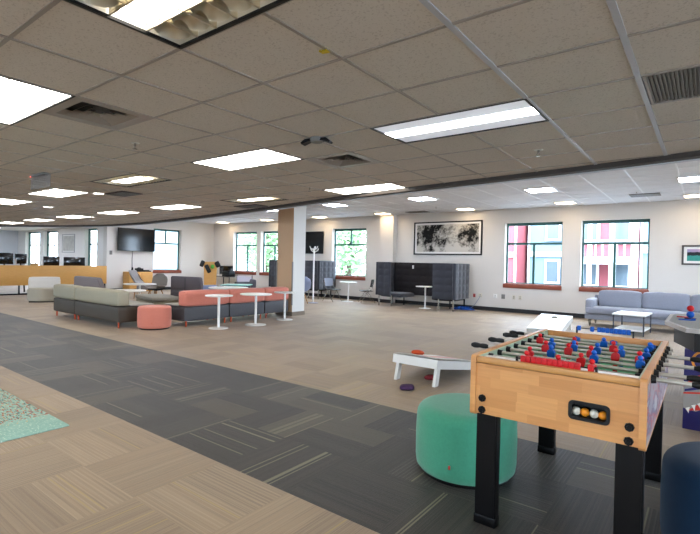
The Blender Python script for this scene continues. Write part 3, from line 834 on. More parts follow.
# round device in the high ceiling
bm = new(); lathe(bm, [(0.0, -0.05), (0.09, -0.045), (0.13, -0.02), (0.13, 0.0)], n=28)
one('smoke_detector', bm, M['whiteframe'], 'round white detector in the high ceiling just past the soffit', 'detector', loc=(-4.01, 10.32, ZF))
bm = new(); cyl(bm, (0, 0, 0), (0, 0, -0.08), 0.012, n=10); ball(bm, (0, 0, -0.13), 0.07, (1, 1, 0.8))
one('ceiling_camera', bm, M['greyp'], 'small dome camera under the high ceiling in the far left corner', 'camera', loc=(-13.3, 8.9, ZF))


# ---------------------------------------------------------------- foosball table
FT = thing('foosball_table', 'beech foosball table on black legs with red and blue players', 'foosball table', (-0.643, 3.365, 0), 0.0)
HW, HL, ZB, ZT = 0.435, 0.77, 0.655, 1.0
bm = new(); box(bm, -HW+0.03, HW-0.03, -HL+0.012, -HL+0.042, ZB+0.012, 0.955, 0.002)
# cut-out for the ball return is made of four boxes around it
bm.free(); bm = new()
rx0, rx1, rz0, rz1 = 0.105, 0.271, 0.755, 0.828
ox0, ox1, oz0, oz1 = -HW+0.03, HW-0.03, ZB+0.012, 0.955
y0, y1 = -HL+0.012, -HL+0.042
box(bm, ox0, rx0, y0, y1, oz0, oz1); box(bm, rx1, ox1, y0, y1, oz0, oz1); box(bm, rx0, rx1, y0, y1, oz0, rz0); box(bm, rx0, rx1, y0, y1, rz1, oz1)
obj('front_panel', bm, M['wood'], FT, smooth=False)
bm = new(); box(bm, ox0, ox1, y0-0.002, y1+0.004, 0.958, 0.992, 0.004); obj('front_rail', bm, M['rail'], FT)
bm = new(); box(bm, ox0, ox1, HL-0.042, HL-0.012, ZB+0.012, 0.995, 0.003); obj('back_panel', bm, M['wood'], FT)
for s in (-1, 1):
    bm = new()
    prof = rrect(-HL, HL, ZB, ZT, 0.022, 6)
    x0 = -HW if s < 0 else HW-0.03
    prism(bm, prof, x0, x0+0.03, 'yz'); obj('side_board', bm, M['wood_y'], FT)
    bm = new(); box(bm, s*HW-0.0015 if s > 0 else s*HW-0.0015, s*HW+0.0015, -HL+0.03, HL-0.03, ZB+0.02, ZT-0.03); obj('side_graphic', bm, M['side'], FT, smooth=False)
    bm = new(); xi = s*(HW-0.03)
    box(bm, min(xi, xi-s*0.012), max(xi, xi-s*0.012), -HL+0.043, HL-0.043, 0.86, 0.992); obj('inner_liner', bm, M['liner'], FT, smooth=False)
bm = new(); box(bm, -HW+0.03, HW-0.03, -HL+0.043, HL-0.043, 0.84, 0.858); obj('playfield', bm, M['field'], FT, smooth=False)
bm = new()
z0, z1 = 0.858, 0.8595
box(bm, -0.39, 0.39, -0.003, 0.003, z0, z1)
for s in (-1, 1):
    box(bm, -0.15, 0.15, s*0.44-0.003, s*0.44+0.003, z0, z1)
    for q in (-1, 1): box(bm, q*0.15-0.003, q*0.15+0.003, min(s*0.44, s*0.6), max(s*0.44, s*0.6), z0, z1)
for k in range(32):
    a, b = 2*PI*k/32, 2*PI*(k+1)/32
    bm.faces.new([bm.verts.new((r*math.cos(t), r*math.sin(t), z1)) for r, t in ((0.1, a), (0.106, a), (0.106, b), (0.1, b))])
obj('field_lines', bm, M['white'], FT, smooth=False)
for s in (-1, 1):
    bm = new(); ya, yb = sorted((s*(HL-0.043), s*(HL-0.135))); box(bm, -HW+0.043, HW-0.043, ya, yb, 0.952 if s < 0 else 0.90, 0.985 if s < 0 else 0.93, 0.003)
    obj('goal_cover', bm, M['white'], FT)
# ball return tray
bm = new()
outer = rrect(rx0-0.012, rx1+0.012, rz0-0.012, rz1+0.012, 0.022); inner = rrect(rx0+0.004, rx1-0.004, rz0+0.004, rz1-0.004, 0.014)
n = len(outer); yf = y0-0.008
vo = [bm.verts.new((p[0], yf, p[1])) for p in outer]; vi = [bm.verts.new((p[0], yf, p[1])) for p in inner]
vob = [bm.verts.new((p[0], y0+0.001, p[1])) for p in outer]; vib = [bm.verts.new((p[0], y0+0.085, p[1])) for p in inner]
for k in range(n):
    q = (k+1) % n
    bm.faces.new((vo[k], vo[q], vi[q], vi[k])); bm.faces.new((vo[k], vob[k], vob[q], vo[q])); bm.faces.new((vi[k], vi[q], vib[q], vib[k]))
bm.faces.new(vib); obj('ball_return', bm, M['blackp'], FT)
# bolts
for x, z in ((-0.366, 0.757), (-0.366, 0.69), (0.366, 0.758), (0.364, 0.690)):
    bm = new(); cyl(bm, (x, y0+0.001, z), (x, y0-0.010, z), 0.022, 0.021, 8); cyl(bm, (x, y0-0.010, z), (x, y0-0.014, z), 0.011, 0.010, 12)
    obj('bolt', bm, M['black'], FT)
for s in (-1, 1):
    for q in (-1, 1):
        x = (0.345 if s > 0 else -0.376)+(0.018 if q < 0 else 0.012); y = q*(HL-0.10)
        bm = new(); prism(bm, [(x-0.061, 0.03), (x+0.061, 0.03), (x+0.061, ZB+0.03), (x-0.061, ZB+0.03)], y-0.035, y+0.035, 'xz')
        bmesh.ops.bevel(bm, geom=bm.edges[:], offset=0.006, segments=2, affect='EDGES')
        lg = obj('leg', bm, M['black'], FT)
        bm = new(); box(bm, x-0.065, x+0.065, y-0.039, y+0.039, 0.0, 0.055, 0.006); obj('foot_cap', bm, M['black'], lg)
RY = [-0.595+0.157*k for k in range(8)]          # rod positions
ZRD = 0.972
def player_mesh(m):
    bm = new()
    ball(bm, (0, 0, 0.048), 0.0145, n=12)
    cyl(bm, (0, 0, 0.028), (0, 0, 0.040), 0.007, 0.008, 10)
    prism(bm, [(-0.024, 0.002), (-0.021, 0.026), (-0.010, 0.034), (0.010, 0.034), (0.021, 0.026), (0.024, 0.002), (0.016, -0.022), (-0.016, -0.022)], -0.013, 0.013, 'xz')
    prism(bm, [(-0.014, -0.02), (0.014, -0.02), (0.010, -0.06), (0.013, -0.085), (-0.013, -0.085), (-0.010, -0.06)], -0.007, 0.007, 'xz')
    box(bm, -0.014, 0.014, -0.012, 0.014, -0.095, -0.078, 0.003)
    bmesh.ops.recalc_face_normals(bm, faces=bm.faces[:])
    me = bpy.data.meshes.new('player'); bm.to_mesh(me); bm.free(); me.materials.append(m)
    for p in me.polygons: p.use_smooth = True
    me.set_sharp_from_angle(angle=math.radians(40))
    return me
PM = {'red': player_mesh(M['red']), 'blue': player_mesh(M['blue'])}
rows = [('red', [-0.0, 0.17, -0.17]), ('red', [-0.20, 0.085]), ('blue', [-0.115, 0.125, 0.36]), ('red', [-0.19, -0.05, 0.08, 0.215, 0.34]),
        ('blue', [-0.19, -0.05, 0.09, 0.225, 0.36]), ('red', [-0.31, -0.08, 0.16]), ('blue', [0.08, 0.355]), ('blue', [-0.125, 0.12, 0.355])]
tilt = [0.1, 0.0, 0.15, -0.1, 0.1, 0.0, 0.3, 1.2]
for k, (team, xs) in enumerate(rows):
    y = RY[k]; left = team == 'blue'
    xa, xb = (-0.515, 0.56) if left else (-0.49, 0.60)
    if not left: xa, xb = -0.45, (0.60 if k in (0, 3) else 0.575)
    if left: xb = 0.475
    bm = new(); cyl(bm, (xa, y, ZRD), (xb, y, ZRD), 0.0115, n=12); rod = obj('rod', bm, mat('rod_steel', '#b3aea2', 0.42, metal=0.6), FT)
    bm = new()
    g0 = xa if left else xb; s = -1 if left else 1
    prof = [0.011, 0.0165, 0.0175, 0.0145, 0.0185, 0.0195, 0.012]
    tube(bm, [(g0+s*0.02*q, y, ZRD) for q in range(7)], prof, 14)
    obj('grip', bm, M['blackp'], rod)
    for x in xs:
        p = bpy.data.objects.new('player', PM[team]); C.objects.link(p); p.parent = rod; p.location = (x, y, ZRD); p.rotation_euler = (tilt[k], 0, 0)
    for q in (-1, 1):
        bm = new(); xx = q*(HW+0.001); cyl(bm, (xx, y, ZRD), (xx+q*0.022, y, ZRD), 0.023, 0.019, 16); obj('bearing', bm, M['blackp'], FT); bm = new(); cyl(bm, (q*(HW-0.042), y, ZRD), (q*(HW-0.068), y, ZRD), 0.019, 0.017, 14)
        obj('bearing', bm, M['blackp'], FT)
# score beads
def beads(y, z, xs, m, x0, x1):
    bm = new(); cyl(bm, (x0, y, z), (x1, y, z), 0.0035, n=8)
    for x in (x0, x1): box(bm, x-0.006, x+0.006, y-0.008, y+0.008, 0.975, z+0.01, 0.002)
    r = obj('score_rod', bm, M['black'], FT)
    for x in xs:
        bm = new(); box(bm, x-0.0135, x+0.0135, y-0.014, y+0.014, z-0.019, z+0.019, 0.004); obj('score_bead', bm, m, r)
beads(-HL+0.06, 1.005, [-0.155, -0.128]+[-0.098+0.0275*k for k in range(9)]+[0.185], M['red'], -0.19, 0.21)
beads(HL-0.03, 1.035, [-0.16, -0.065]+[-0.015+0.0285*k for k in range(8)], M['blue'], -0.175, 0.215)
# balls in the tray and on the field
def at_table(x, y, z):
    a = 0.0; return (-0.643+x*math.cos(a)-y*math.sin(a), 3.365+x*math.sin(a)+y*math.cos(a), z)
for x, m, lab in ((0.125, 'whiteb', 'off-white ball at the left end of the table ball return'), (0.165, 'orange', 'bright orange-yellow ball, second from the left in the ball return'),
                  (0.208, 'whiteb', 'cream ball in the right half of the ball return, between the two orange ones'), (0.248, 'orange', 'orange ball at the right end of the table ball return')):
    bm = new(); ball(bm, (0, 0, 0), 0.0215, n=20)
    one('foosball_ball', bm, M[m], lab, 'ball', 'balls in the foosball return tray', at_table(x, y0+0.028, rz0+0.004+0.0215))
bm = new(); ball(bm, (0, 0, 0), 0.019, n=20)
one('foosball_ball', bm, M['orange'], 'orange ball on the playing field near the left front corner', 'ball', None, at_table(-0.30, -0.38, 0.858+0.019))

# ---------------------------------------------------------------- poufs
def pouf(x, y, r, h, fab, label, tagm, rz=0, kk=1.0):
    t = thing('pouf', label, 'pouf', (x, y, 0), rz)
    bm = new(); lathe(bm, [(0, 0.0), (r*0.88, 0.0), (r*0.9, 0.03), (0, 0.03)], n=48); obj('base', bm, M['blackp'], t)
    k = 0.075*h/0.48*kk
    prof = [(0, 0.03), (r*0.93, 0.03), (r*0.975, 0.05), (r*0.995, 0.10), (r, h*0.55), (r*0.985, h-k*1.2)]
    for q in range(1, 7):
        a = q/6*PI/2; prof.append((r*0.985-k*1.2*(1-math.cos(a)), h-k*1.2+k*1.05*math.sin(a)))
    prof += [(r*0.5, h-0.004), (0, h)]
    bm = new(); lathe(bm, prof, n=64); obj('upholstery', bm, fab, t)
    bm = new(); box(bm, -0.006, 0.006, -r*1.0-0.004, -r*0.99+0.002, 0.13, 0.155, 0.001); obj('fabric_tab', bm, tagm, t)
pouf(-1.40, 3.30, 0.365, 0.50, M['greenfab'], 'round green felt pouf beside the front left leg of the foosball table', M['artred'], 0.12)
pouf(0.185, 3.19, 0.365, 0.54, M['bluefab'], 'round navy blue pouf in the bottom right corner of the photo', M['artorange'], 1.2)
pouf(-9.49, 5.50, 0.345, 0.49, M['coral'], 'round coral pouf between the two lounge sofas', M['orangeleg'], 0.9, 0.55)

# ---------------------------------------------------------------- table hockey game with printed pedestal
T = thing('arcade_table', 'grey-topped game table with printed shark pedestal at the right edge', 'game table', (0.62, 6.35, 0))
bm = new()
X0, X1, Y0, Y1 = -0.96, 0.96, -1.0, 1.0
top = [(X0+0.2, Y0), (X1-0.2, Y0), (X1, Y0+0.45), (X1, Y1-0.45), (X1-0.2, Y1), (X0+0.2, Y1), (X0, Y1-0.45), (X0, Y0+0.62)]
prism(bm, top, 0.935, 0.975, 'xy'); obj('table_top', bm, M['slate'], T)
bm = new(); prism(bm, [(p[0]*0.96, p[1]*0.96) for p in top], 0.975, 0.979, 'xy'); obj('rink_surface', bm, M['ltgrey'], T)
bm = new(); prism(bm, [(p[0]*0.915, p[1]*0.95) for p in top], 0.76, 0.935, 'xy'); obj('apron', bm, M['darkwood'], T)
bm = new(); box(bm, -0.77, 0.77, -0.84, 0.84, 0.0, 0.76, 0.004); ped = obj('pedestal', bm, M['navy'], T)
yf = -0.842
def art(poly, m, d):
    bm = new(); prism(bm, [(-0.77+p[0], p[1]) for p in poly], yf-d, yf+0.001, 'xz'); obj('printed_art', bm, m, ped, smooth=False)
art([(0.0, 0.20), (0.0, 0.40), (0.12, 0.50), (0.35, 0.56), (0.75, 0.54), (1.1, 0.40), (1.3, 0.22), (0.9, 0.26), (0.5, 0.30), (0.25, 0.28), (0.10, 0.18)], M['sharkgrey'], 0.002)
art([(0.0, 0.40), (0.12, 0.50), (0.35, 0.56), (0.36, 0.58), (0.11, 0.525), (0.0, 0.425)], M['artred'], 0.004)
art([(0.01, 0.36), (0.14, 0.40), (0.20, 0.43), (0.12, 0.42), (0.01, 0.38)], M['navy'], 0.004)
art([(0.0, 0.335), (0.18, 0.36), (0.30, 0.40), (0.16, 0.375), (0.0, 0.35)], M['artred'], 0.005)
art([(0.04, 0.18), (0.10, 0.24), (0.22, 0.31), (0.45, 0.34), (0.8, 0.30), (0.8, 0.26), (0.45, 0.29), (0.25, 0.26), (0.13, 0.20)], M['artred'], 0.004)
for k in range(7):
    x = 0.02+0.045*k; z = 0.20+0.10*min(1, k/4)**0.8
    art([(x, z), (x+0.032, z+0.015), (x+0.026, z-0.045)], M['artwhite'], 0.006)
for k in range(20):
    a0, a1 = PI*0.35+k*PI*1.3/20, PI*0.35+(k+1)*PI*1.3/20
    art([(0.16+r*math.cos(a), 0.66+r*math.sin(a)) for r, a in ((0.085, a0), (0.105, a0), (0.105, a1), (0.085, a1))], M['artorange'], 0.003)
# small striker figure on the rink
t = thing('table_hockey_figure', 'small figure of a red ball stacked on a blue ball on the grey game table', 'game piece', (-0.13, 6.35, 0.979))
bm = new(); lathe(bm, [(0, 0), (0.05, 0), (0.055, 0.012), (0, 0.014)], n=24); obj('figure_base', bm, M['purple'], t)
bm = new(); ball(bm, (0, 0, 0.05), 0.037); obj('lower_ball', bm, M['blue'], t)
bm = new(); ball(bm, (0, 0, 0.118), 0.034); obj('upper_ball', bm, M['red'], t)
for x, m, lab, y in ((-0.20, 'red', 'flat red paddle lying on the grey game table, left of the figure', 6.53), (-0.17, 'blue', 'flat blue paddle lying on the grey game table, in front of the figure', 6.18)):
    bm = new(); box(bm, -0.06, 0.06, -0.02, 0.02, 0, 0.012, 0.004); cyl(bm, (0.05, 0, 0.01), (0.09, 0, 0.014), 0.012, n=12)
    one('paddle', bm, M[m], lab, 'game piece', None, (x, y, 0.979))
# thin chrome floor post
# ---------------------------------------------------------------- rug
bm = new(); box(bm, -2.4, 0, -1.7, 0, 0, 0.012, 0.004)
one('rug', bm, M['rug'], 'pale turquoise distressed rug on the beige carpet at the left edge', 'rug', None, (-4.5, 1.815, 0.0), 0.0)

# ---------------------------------------------------------------- cornhole boards and bags
def cornhole(x, y, rz, label, stripe=None, W=0.64, Lh=1.2, zh=0.335, zl=0.09):
    """high end at local y=0, slopes down towards +y"""
    t = thing('cornhole_board', label, 'cornhole board', (x, y, 0), rz)
    a = math.atan2(zh-zl, Lh)
    R = Matrix.Translation((0, 0, zh)) @ Matrix.Rotation(-a, 4, 'X')
    L = math.hypot(Lh, zh-zl)
    # top with a round hole
    bm = new(); n = 32; hc = Vector((0, 0.23)); rr = 0.076
    outer = []
    for k in range(n):
        ang = 2*PI*k/n; d = Vector((math.cos(ang), math.sin(ang)))
        ts = []
        if abs(d.x) > 1e-9: ts.append((math.copysign(W/2, d.x)-hc.x)/d.x)
        if abs(d.y) > 1e-9: ts.append(((L if d.y > 0 else 0)-hc.y)/d.y)
        outer.append(hc+d*min(q for q in ts if q > 0))
    for zz, fl in ((0.0, False), (-0.014, True)):
        A = [bm.verts.new((hc.x+rr*math.cos(2*PI*k/n), hc.y+rr*math.sin(2*PI*k/n), zz)) for k in range(n)]
        Bv = [bm.verts.new((p.x, p.y, zz)) for p in outer]
        cs = {}
        for k in range(n):
            q = (k+1) % n; p, r_ = outer[k], outer[q]
            f = [A[k], Bv[k]]
            if abs(p.x-r_.x) > 1e-5 and abs(p.y-r_.y) > 1e-5:
                c = (math.copysign(W/2, p.x+r_.x), L if (p.y+r_.y)/2 > hc.y else 0)
                f.append(bm.verts.new((c[0], c[1], zz)))
            f += [Bv[q], A[q]]; bm.faces.new(f)
        if zz == 0.0: A0 = A
    for k in range(n):
        q = (k+1) % n; bm.faces.new((A0[k], A0[q], A[q], A[k]))
    bmesh.ops.transform(bm, matrix=R, verts=bm.verts[:]); top = obj('board_top', bm, M['whitep'], t, smooth=False)
    if stripe:
        bm = new(); box(bm, -0.10, 0.10, 0.36, L-0.02, 0.0, 0.0012); bmesh.ops.transform(bm, matrix=R, verts=bm.verts[:]); obj('painted_stripe', bm, stripe, top, smooth=False)
    bm = new()
    for s in (-1, 1): xx = sorted((s*W/2, s*(W/2-0.02))); box(bm, xx[0], xx[1], 0.0, L, -0.125, -0.0142)
    box(bm, -W/2+0.02, W/2-0.02, 0, 0.02, -0.125, -0.0142); box(bm, -W/2+0.02, W/2-0.02, L-0.02, L, -0.125, -0.0142)
    bmesh.ops.transform(bm, matrix=R, verts=bm.verts[:]); obj('board_frame', bm, M['whitep'], t, smooth=False)
    for s in (-1, 1):
        bm = new(); x0 = s*(W/2-0.042)
        tp = Vector((x0, 0.075, zh-0.05)); ft = Vector((x0, 0.0, 0.0))
        vs = box(bm, x0-0.02, x0+0.02, -0.045, 0.045, 0, zh-0.06)
        for v in bm.verts: v.co.y += 0.075*(v.co.z/(zh-0.06))+0.03
        obj('leg', bm, M['whitep'], t, smooth=False)
cornhole(-2.93, 5.25, 0.0, 'white cornhole board with a faded pink stripe behind the green pouf', mat('faded_pink', '#d8a8a2', 0.6), zh=0.35, zl=0.14)
cornhole(-2.93, 12.35, PI, 'white cornhole board near the back wall, left of the sofa', W=0.74)
def bag(x, y, z, m, label, rz=0, rx=0.0, s=0.155):
    bm = new(); vs = cushion(bm, -s/2, s/2, -s/2, s/2, 0, 0.045, 0.014, 0.02, seed=3)
    if rx: bmesh.ops.transform(bm, matrix=Matrix.Rotation(rx, 4, 'X'), verts=vs)
    one('bean_bag', bm, m, label, 'bean bag', 'cornhole bean bags', (x, y, z), rz)
bag(-2.97, 5.39, 0.339, M['orangec'], 'orange bean bag on the top end of the nearer cornhole board', 0.0, -math.atan2(0.21, 1.2), s=0.13)
bag(-2.85, 4.93, 0.0, M['purple'], 'dark purple bean bag on the carpet in front of the cornhole board', 0.5)
bag(-2.86, 5.58, 0.0, M['redc'], 'dark red bean bag on the carpet under the cornhole board', 0.2)

# ---------------------------------------------------------------- lounge sofas
def module(t, x0, x1, depth, back, base, seatm, legm, ztop=0.80, zs=0.47, bthick=0.26, first=True, last=True):
    """sofa module along local x; outer back face at local y=0, seat extends to y=depth"""
    bm = new(); cushion(bm, x0+0.004, x1-0.004, 0.0, depth, 0.12, zs-0.005, 0.008, 0.03, n=8); obj('seat_base', bm, base, t)
    bm = new(); cushion(bm, x0+0.004, x1-0.004, -0.02, bthick, zs, ztop, 0.012, 0.055, n=10); obj('back_bolster', bm, back, t)
    bm = new(); cushion(bm, x0+0.006, x1-0.006, bthick+0.005, depth, zs-0.004, zs+0.03, 0.006, 0.015, n=6); obj('seat_pad', bm, seatm, t)
    for x in (x0+0.09, x1-0.09):
        for y in (0.06, depth-0.08):
            bm = new(); cyl(bm, (x, y, 0.0), (x, y, 0.13), 0.016, 0.022, 10); obj('leg', bm, legm, t)
t = thing('lounge_sofa', 'two-seat sofa, sage grey bolster over dark olive base, back to the camera', 'sofa', (-12.93, 4.90, 0))
module(t, -0.30, 0.93, 0.82, M['sage'], M['olive'], M['ltgrey'], M['orangeleg'])
module(t, 0.94, 3.05, 0.82, M['sage'], M['olive'], M['ltgrey'], M['orangeleg'])
t = thing('lounge_sofa', 'long sofa with three coral back bolsters over charcoal bases', 'sofa', (-9.15, 6.03, 0), PI/2)
for a, b in ((-0.03, 1.20), (1.21, 2.34), (2.35, 3.22)): module(t, a, b, 0.82, M['coral'], M['charcoal'], M['ltgrey'], M['orangeleg'], ztop=0.80, zs=0.455)

def bistro(x, y, r, h, label, group=None, rb=0.21, m='white', nm='round_table'):
    t = thing(nm, label, 'table', (x, y, 0), 0, group)
    bm = new(); lathe(bm, [(0, 0), (rb, 0), (rb, 0.012), (0.05, 0.03), (0, 0.03)], n=40); obj('base', bm, M[m], t)
    bm = new(); cyl(bm, (0, 0, 0.02), (0, 0, h-0.025), 0.028, n=20); obj('column', bm, M[m], t)
    bm = new(); lathe(bm, [(0, h-0.028), (r-0.012, h-0.028), (r, h-0.018), (r, h-0.006), (r-0.006, h), (0, h)], n=48); obj('table_top', bm, M[m], t)
    return t
g3 = 'white round side tables beside the coral sofa'
bistro(-8.54, 6.46, 0.30, 0.735, 'small white round table at the left end of the coral sofa', g3)
bistro(-8.42, 7.42, 0.37, 0.735, 'larger white round table in the middle of the coral sofa', g3, 0.245)
bistro(-8.65, 8.60, 0.28, 0.72, 'small white round table next to the square column', g3)
bistro(-10.75, 8.45, 0.55, 0.74, 'white round table top just showing behind the coral sofa')
bistro(-13.9, 7.55, 0.48, 0.72, 'white round table in the lounge, farther one behind the sage sofa')
bistro(-12.15, 6.25, 0.47, 0.66, 'white round table close behind the sage sofa, lower one')
bistro(-7.65, 14.32, 0.33, 0.76, 'white round table inside the dark high-back booth')
bistro(-11.0, 14.35, 0.34, 0.765, 'white round table between the two black chairs by the back wall')

# grey bench with lipped seat
t = thing('bench', 'low light grey upholstered bench behind the coral pouf', 'bench', (-12.45, 7.3, 0), -0.2)
bm = new(); cushion(bm, -0.75, 0.75, -0.4, 0.4, 0.34, 0.46, 0.01, 0.04, n=8); obj('seat', bm, M['ltgrey'], t)
bm = new(); box(bm, -0.72, 0.72, -0.37, 0.37, 0.10, 0.34, 0.01); obj('seat_base', bm, M['sage'], t)
for x in (-0.6, 0.6):
    for y in (-0.28, 0.28):
        bm = new(); cyl(bm, (x, y, 0), (x, y, 0.11), 0.02, n=10); obj('leg', bm, M['black'], t)
# white curved bench seats
def curved_bench(x, y, rz, label, backm, seatm, r=0.62):
    t = thing('lounge_bench', label, 'bench', (x, y, 0), rz)
    poly = [(-0.45, 0.35), (-0.45, -0.12)]+[(-0.45+0.90*k/12, -0.12-0.28*math.sin(PI*k/12)) for k in range(1, 12)]+[(0.45, -0.12), (0.45, 0.35)]
    bm = new(); prism(bm, poly, 0.04, 0.45, 'xy'); bmesh.ops.bevel(bm, geom=[e for e in bm.edges if abs(e.verts[0].co.z-e.verts[1].co.z) < 1e-4], offset=0.03, segments=3, affect='EDGES')
    obj('seat', bm, seatm, t)
    bm = new(); cushion(bm, -0.45, 0.45, 0.35, 0.6, 0.04, 0.80, 0.006, 0.05, n=8); obj('backrest', bm, backm, t)
    bm = new(); box(bm, -0.40, 0.40, -0.2, 0.55, 0.0, 0.04); obj('plinth', bm, M['blackp'], t)
curved_bench(-17.35, 6.15, 1.2, 'off-white backed curved bench in front of the wooden panel', M['offwhite'], M['taupe'])

# mauve armchair and loveseat
def armchair(x, y, rz, label, w, back, seat, h=0.88, slant=0.25, nm='armchair', cat='armchair', split=False):
    t = thing(nm, label, cat, (x, y, 0), rz)
    bm = new()
    pr = [(-w/2, 0.38), (w/2, 0.38), (w/2, 0.62), (w/2-slant*0.35, h-0.03), (w/2-slant*0.35-0.04, h), (-w/2+0.04, h), (-w/2, h-0.04)]
    prism(bm, pr, 0.0, 0.14, 'xz'); bmesh.ops.bevel(bm, geom=bm.edges[:], offset=0.02, segments=3, affect='EDGES'); obj('backrest', bm, back, t)
    bm = new(); cushion(bm, -w/2+0.06, w/2-0.06, 0.14, 0.78, 0.32, 0.48, 0.012, 0.04, n=8); obj('seat', bm, seat, t)
    bm = new(); box(bm, -w/2, w/2, 0.0, 0.76, 0.12, 0.38, 0.02); obj('seat_base', bm, back, t)
    for s in (-1, 1):
        bm = new(); a, b = sorted((s*w/2, s*(w/2-0.1))); cushion(bm, a, b, 0.1, 0.76, 0.36, 0.6, 0.008, 0.03, n=6); obj('armrest', bm, seat, t)
        for q in (0.06, 0.68):
            bm = new(); cyl(bm, (s*(w/2-0.08), q, 0), (s*(w/2-0.1), q, 0.13), 0.015, 0.02, 10); obj('leg', bm, M['woodleg'], t)
    if split:
        bm = new(); box(bm, -0.006, 0.006, -0.004, 0.002, 0.4, h-0.03); obj('back_seam', bm, M['blackp'], t)
armchair(-14.25, 6.15, 0.0, 'mauve grey armchair with a slanted back edge behind the sage sofa', 1.75, M['mauve'], M['bluegrey'], h=0.93, slant=0.7)
armchair(-14.85, 9.75, 0.1, 'mauve grey loveseat with a blue-grey arm, seen from behind near the coral sofa', 1.6, M['mauve'], M['bluegrey'], h=0.88, slant=0.12, nm='loveseat', cat='sofa', split=True)

# shell chairs of the lounge
def shell_chair(x, y, rz, label, m, h=0.88, w=0.3, lm='woodleg', swoop=False):
    t = thing('shell_chair', label, 'chair', (x, y, 0), rz)
    bm = new(); n = 14; rows_ = []
    for k in range(11):
        v = k/10.0
        if v < 0.5: yy, zz = -0.25+0.5*v*2*0.9, 0.45-0.02*math.sin(PI*v*2)
        else:
            q = (v-0.5)*2; yy, zz = 0.2+0.12*q+0.03*math.sin(PI*q), 0.45+(h-0.45)*q
        ww = w*(0.95 if v < 0.5 else (1.0 if v < 0.85 else 0.95-0.55*((v-0.85)/0.15)**2))
        row = []
        for i in range(n+1):
            s = 2*i/n-1
            row.append((s*ww, yy-0.10*(abs(s)**2.5)*(0.3+0.9*v), zz+(0.10*(abs(s)**3) if v < 0.6 else 0)+(0.22*(s+1)/2*(v-0.4) if swoop and v > 0.4 else 0)))
        rows_.append(row)
    A = [[bm.verts.new(p) for p in r] for r in rows_]; B = [[bm.verts.new((p[0], p[1]+0.02*(1 if k > 5 else 0), p[2]-0.02*(1 if k <= 5 else 0))) for p in r] for k, r in enumerate(rows_)]
    for k in range(10):
        for i in range(n):
            bm.faces.new((A[k][i], A[k][i+1], A[k+1][i+1], A[k+1][i])); bm.faces.new((B[k][i], B[k+1][i], B[k+1][i+1], B[k][i+1]))
    for i in range(n):
        bm.faces.new((A[0][i], B[0][i], B[0][i+1], A[0][i+1])); bm.faces.new((A[10][i], A[10][i+1], B[10][i+1], B[10][i]))
    for k in range(10):
        bm.faces.new((A[k][0], A[k+1][0], B[k+1][0], B[k][0])); bm.faces.new((A[k][n], B[k][n], B[k+1][n], A[k+1][n]))
    obj('shell', bm, m, t)
    bm = new(); box(bm, -0.2, 0.2, -0.18, 0.16, 0.36, 0.415, 0.01); obj('seat_frame', bm, M['blackp'], t)
    for s in (-1, 1):
        for q in (-1, 1):
            bm = new(); cyl(bm, (s*0.24, q*0.22-0.01, 0), (s*0.14, q*0.12-0.01, 0.38), 0.012, 0.018, 10); obj('leg', bm, M[lm], t)
shell_chair(-15.82, 9.2, 0.35, 'taupe round-backed shell chair on splayed wooden legs, seen from behind', M['mauve'] if False else mat('taupe_shell', '#8b8178', 0.7, var=0.1), h=0.95, w=0.33)
bm = None
t = thing('lounge_chair', 'grey swoop-backed lounge chair in profile by the white lounge tables', 'chair', (-16.75, 9.25, 0), 0.62)
bm = new()
up = [(-0.44, 1.06), (-0.36, 0.86), (-0.26, 0.70), (-0.12, 0.58), (0.08, 0.52), (0.28, 0.53), (0.46, 0.60)]
prism(bm, up+[(p[0]+0.01, p[1]-0.06) for p in up[::-1]], -0.30, 0.30, 'xz'); bmesh.ops.bevel(bm, geom=bm.edges[:], offset=0.012, segments=2, affect='EDGES'); obj('shell', bm, mat('grey_shell', '#8c8583', 0.7, var=0.1), t)
bm = new(); cushion(bm, -0.16, 0.36, -0.26, 0.26, 0.34, 0.50, 0.01, 0.04, n=6); obj('seat', bm, MC['grey_shell'], t)
for s_ in (-1, 1):
    for q in (-0.22, 0.34):
        bm = new(); cyl(bm, (q*1.1, s_*0.24, 0), (q, s_*0.2, 0.38), 0.012, 0.018, 10); obj('leg', bm, M['woodleg'], t)
shell_chair(-11.65, 12.3, -1.9, 'light blue-grey shell chair half hidden behind the column', M['bluegrey'], h=0.98, w=0.36)
MT = MC['taupe_shell']

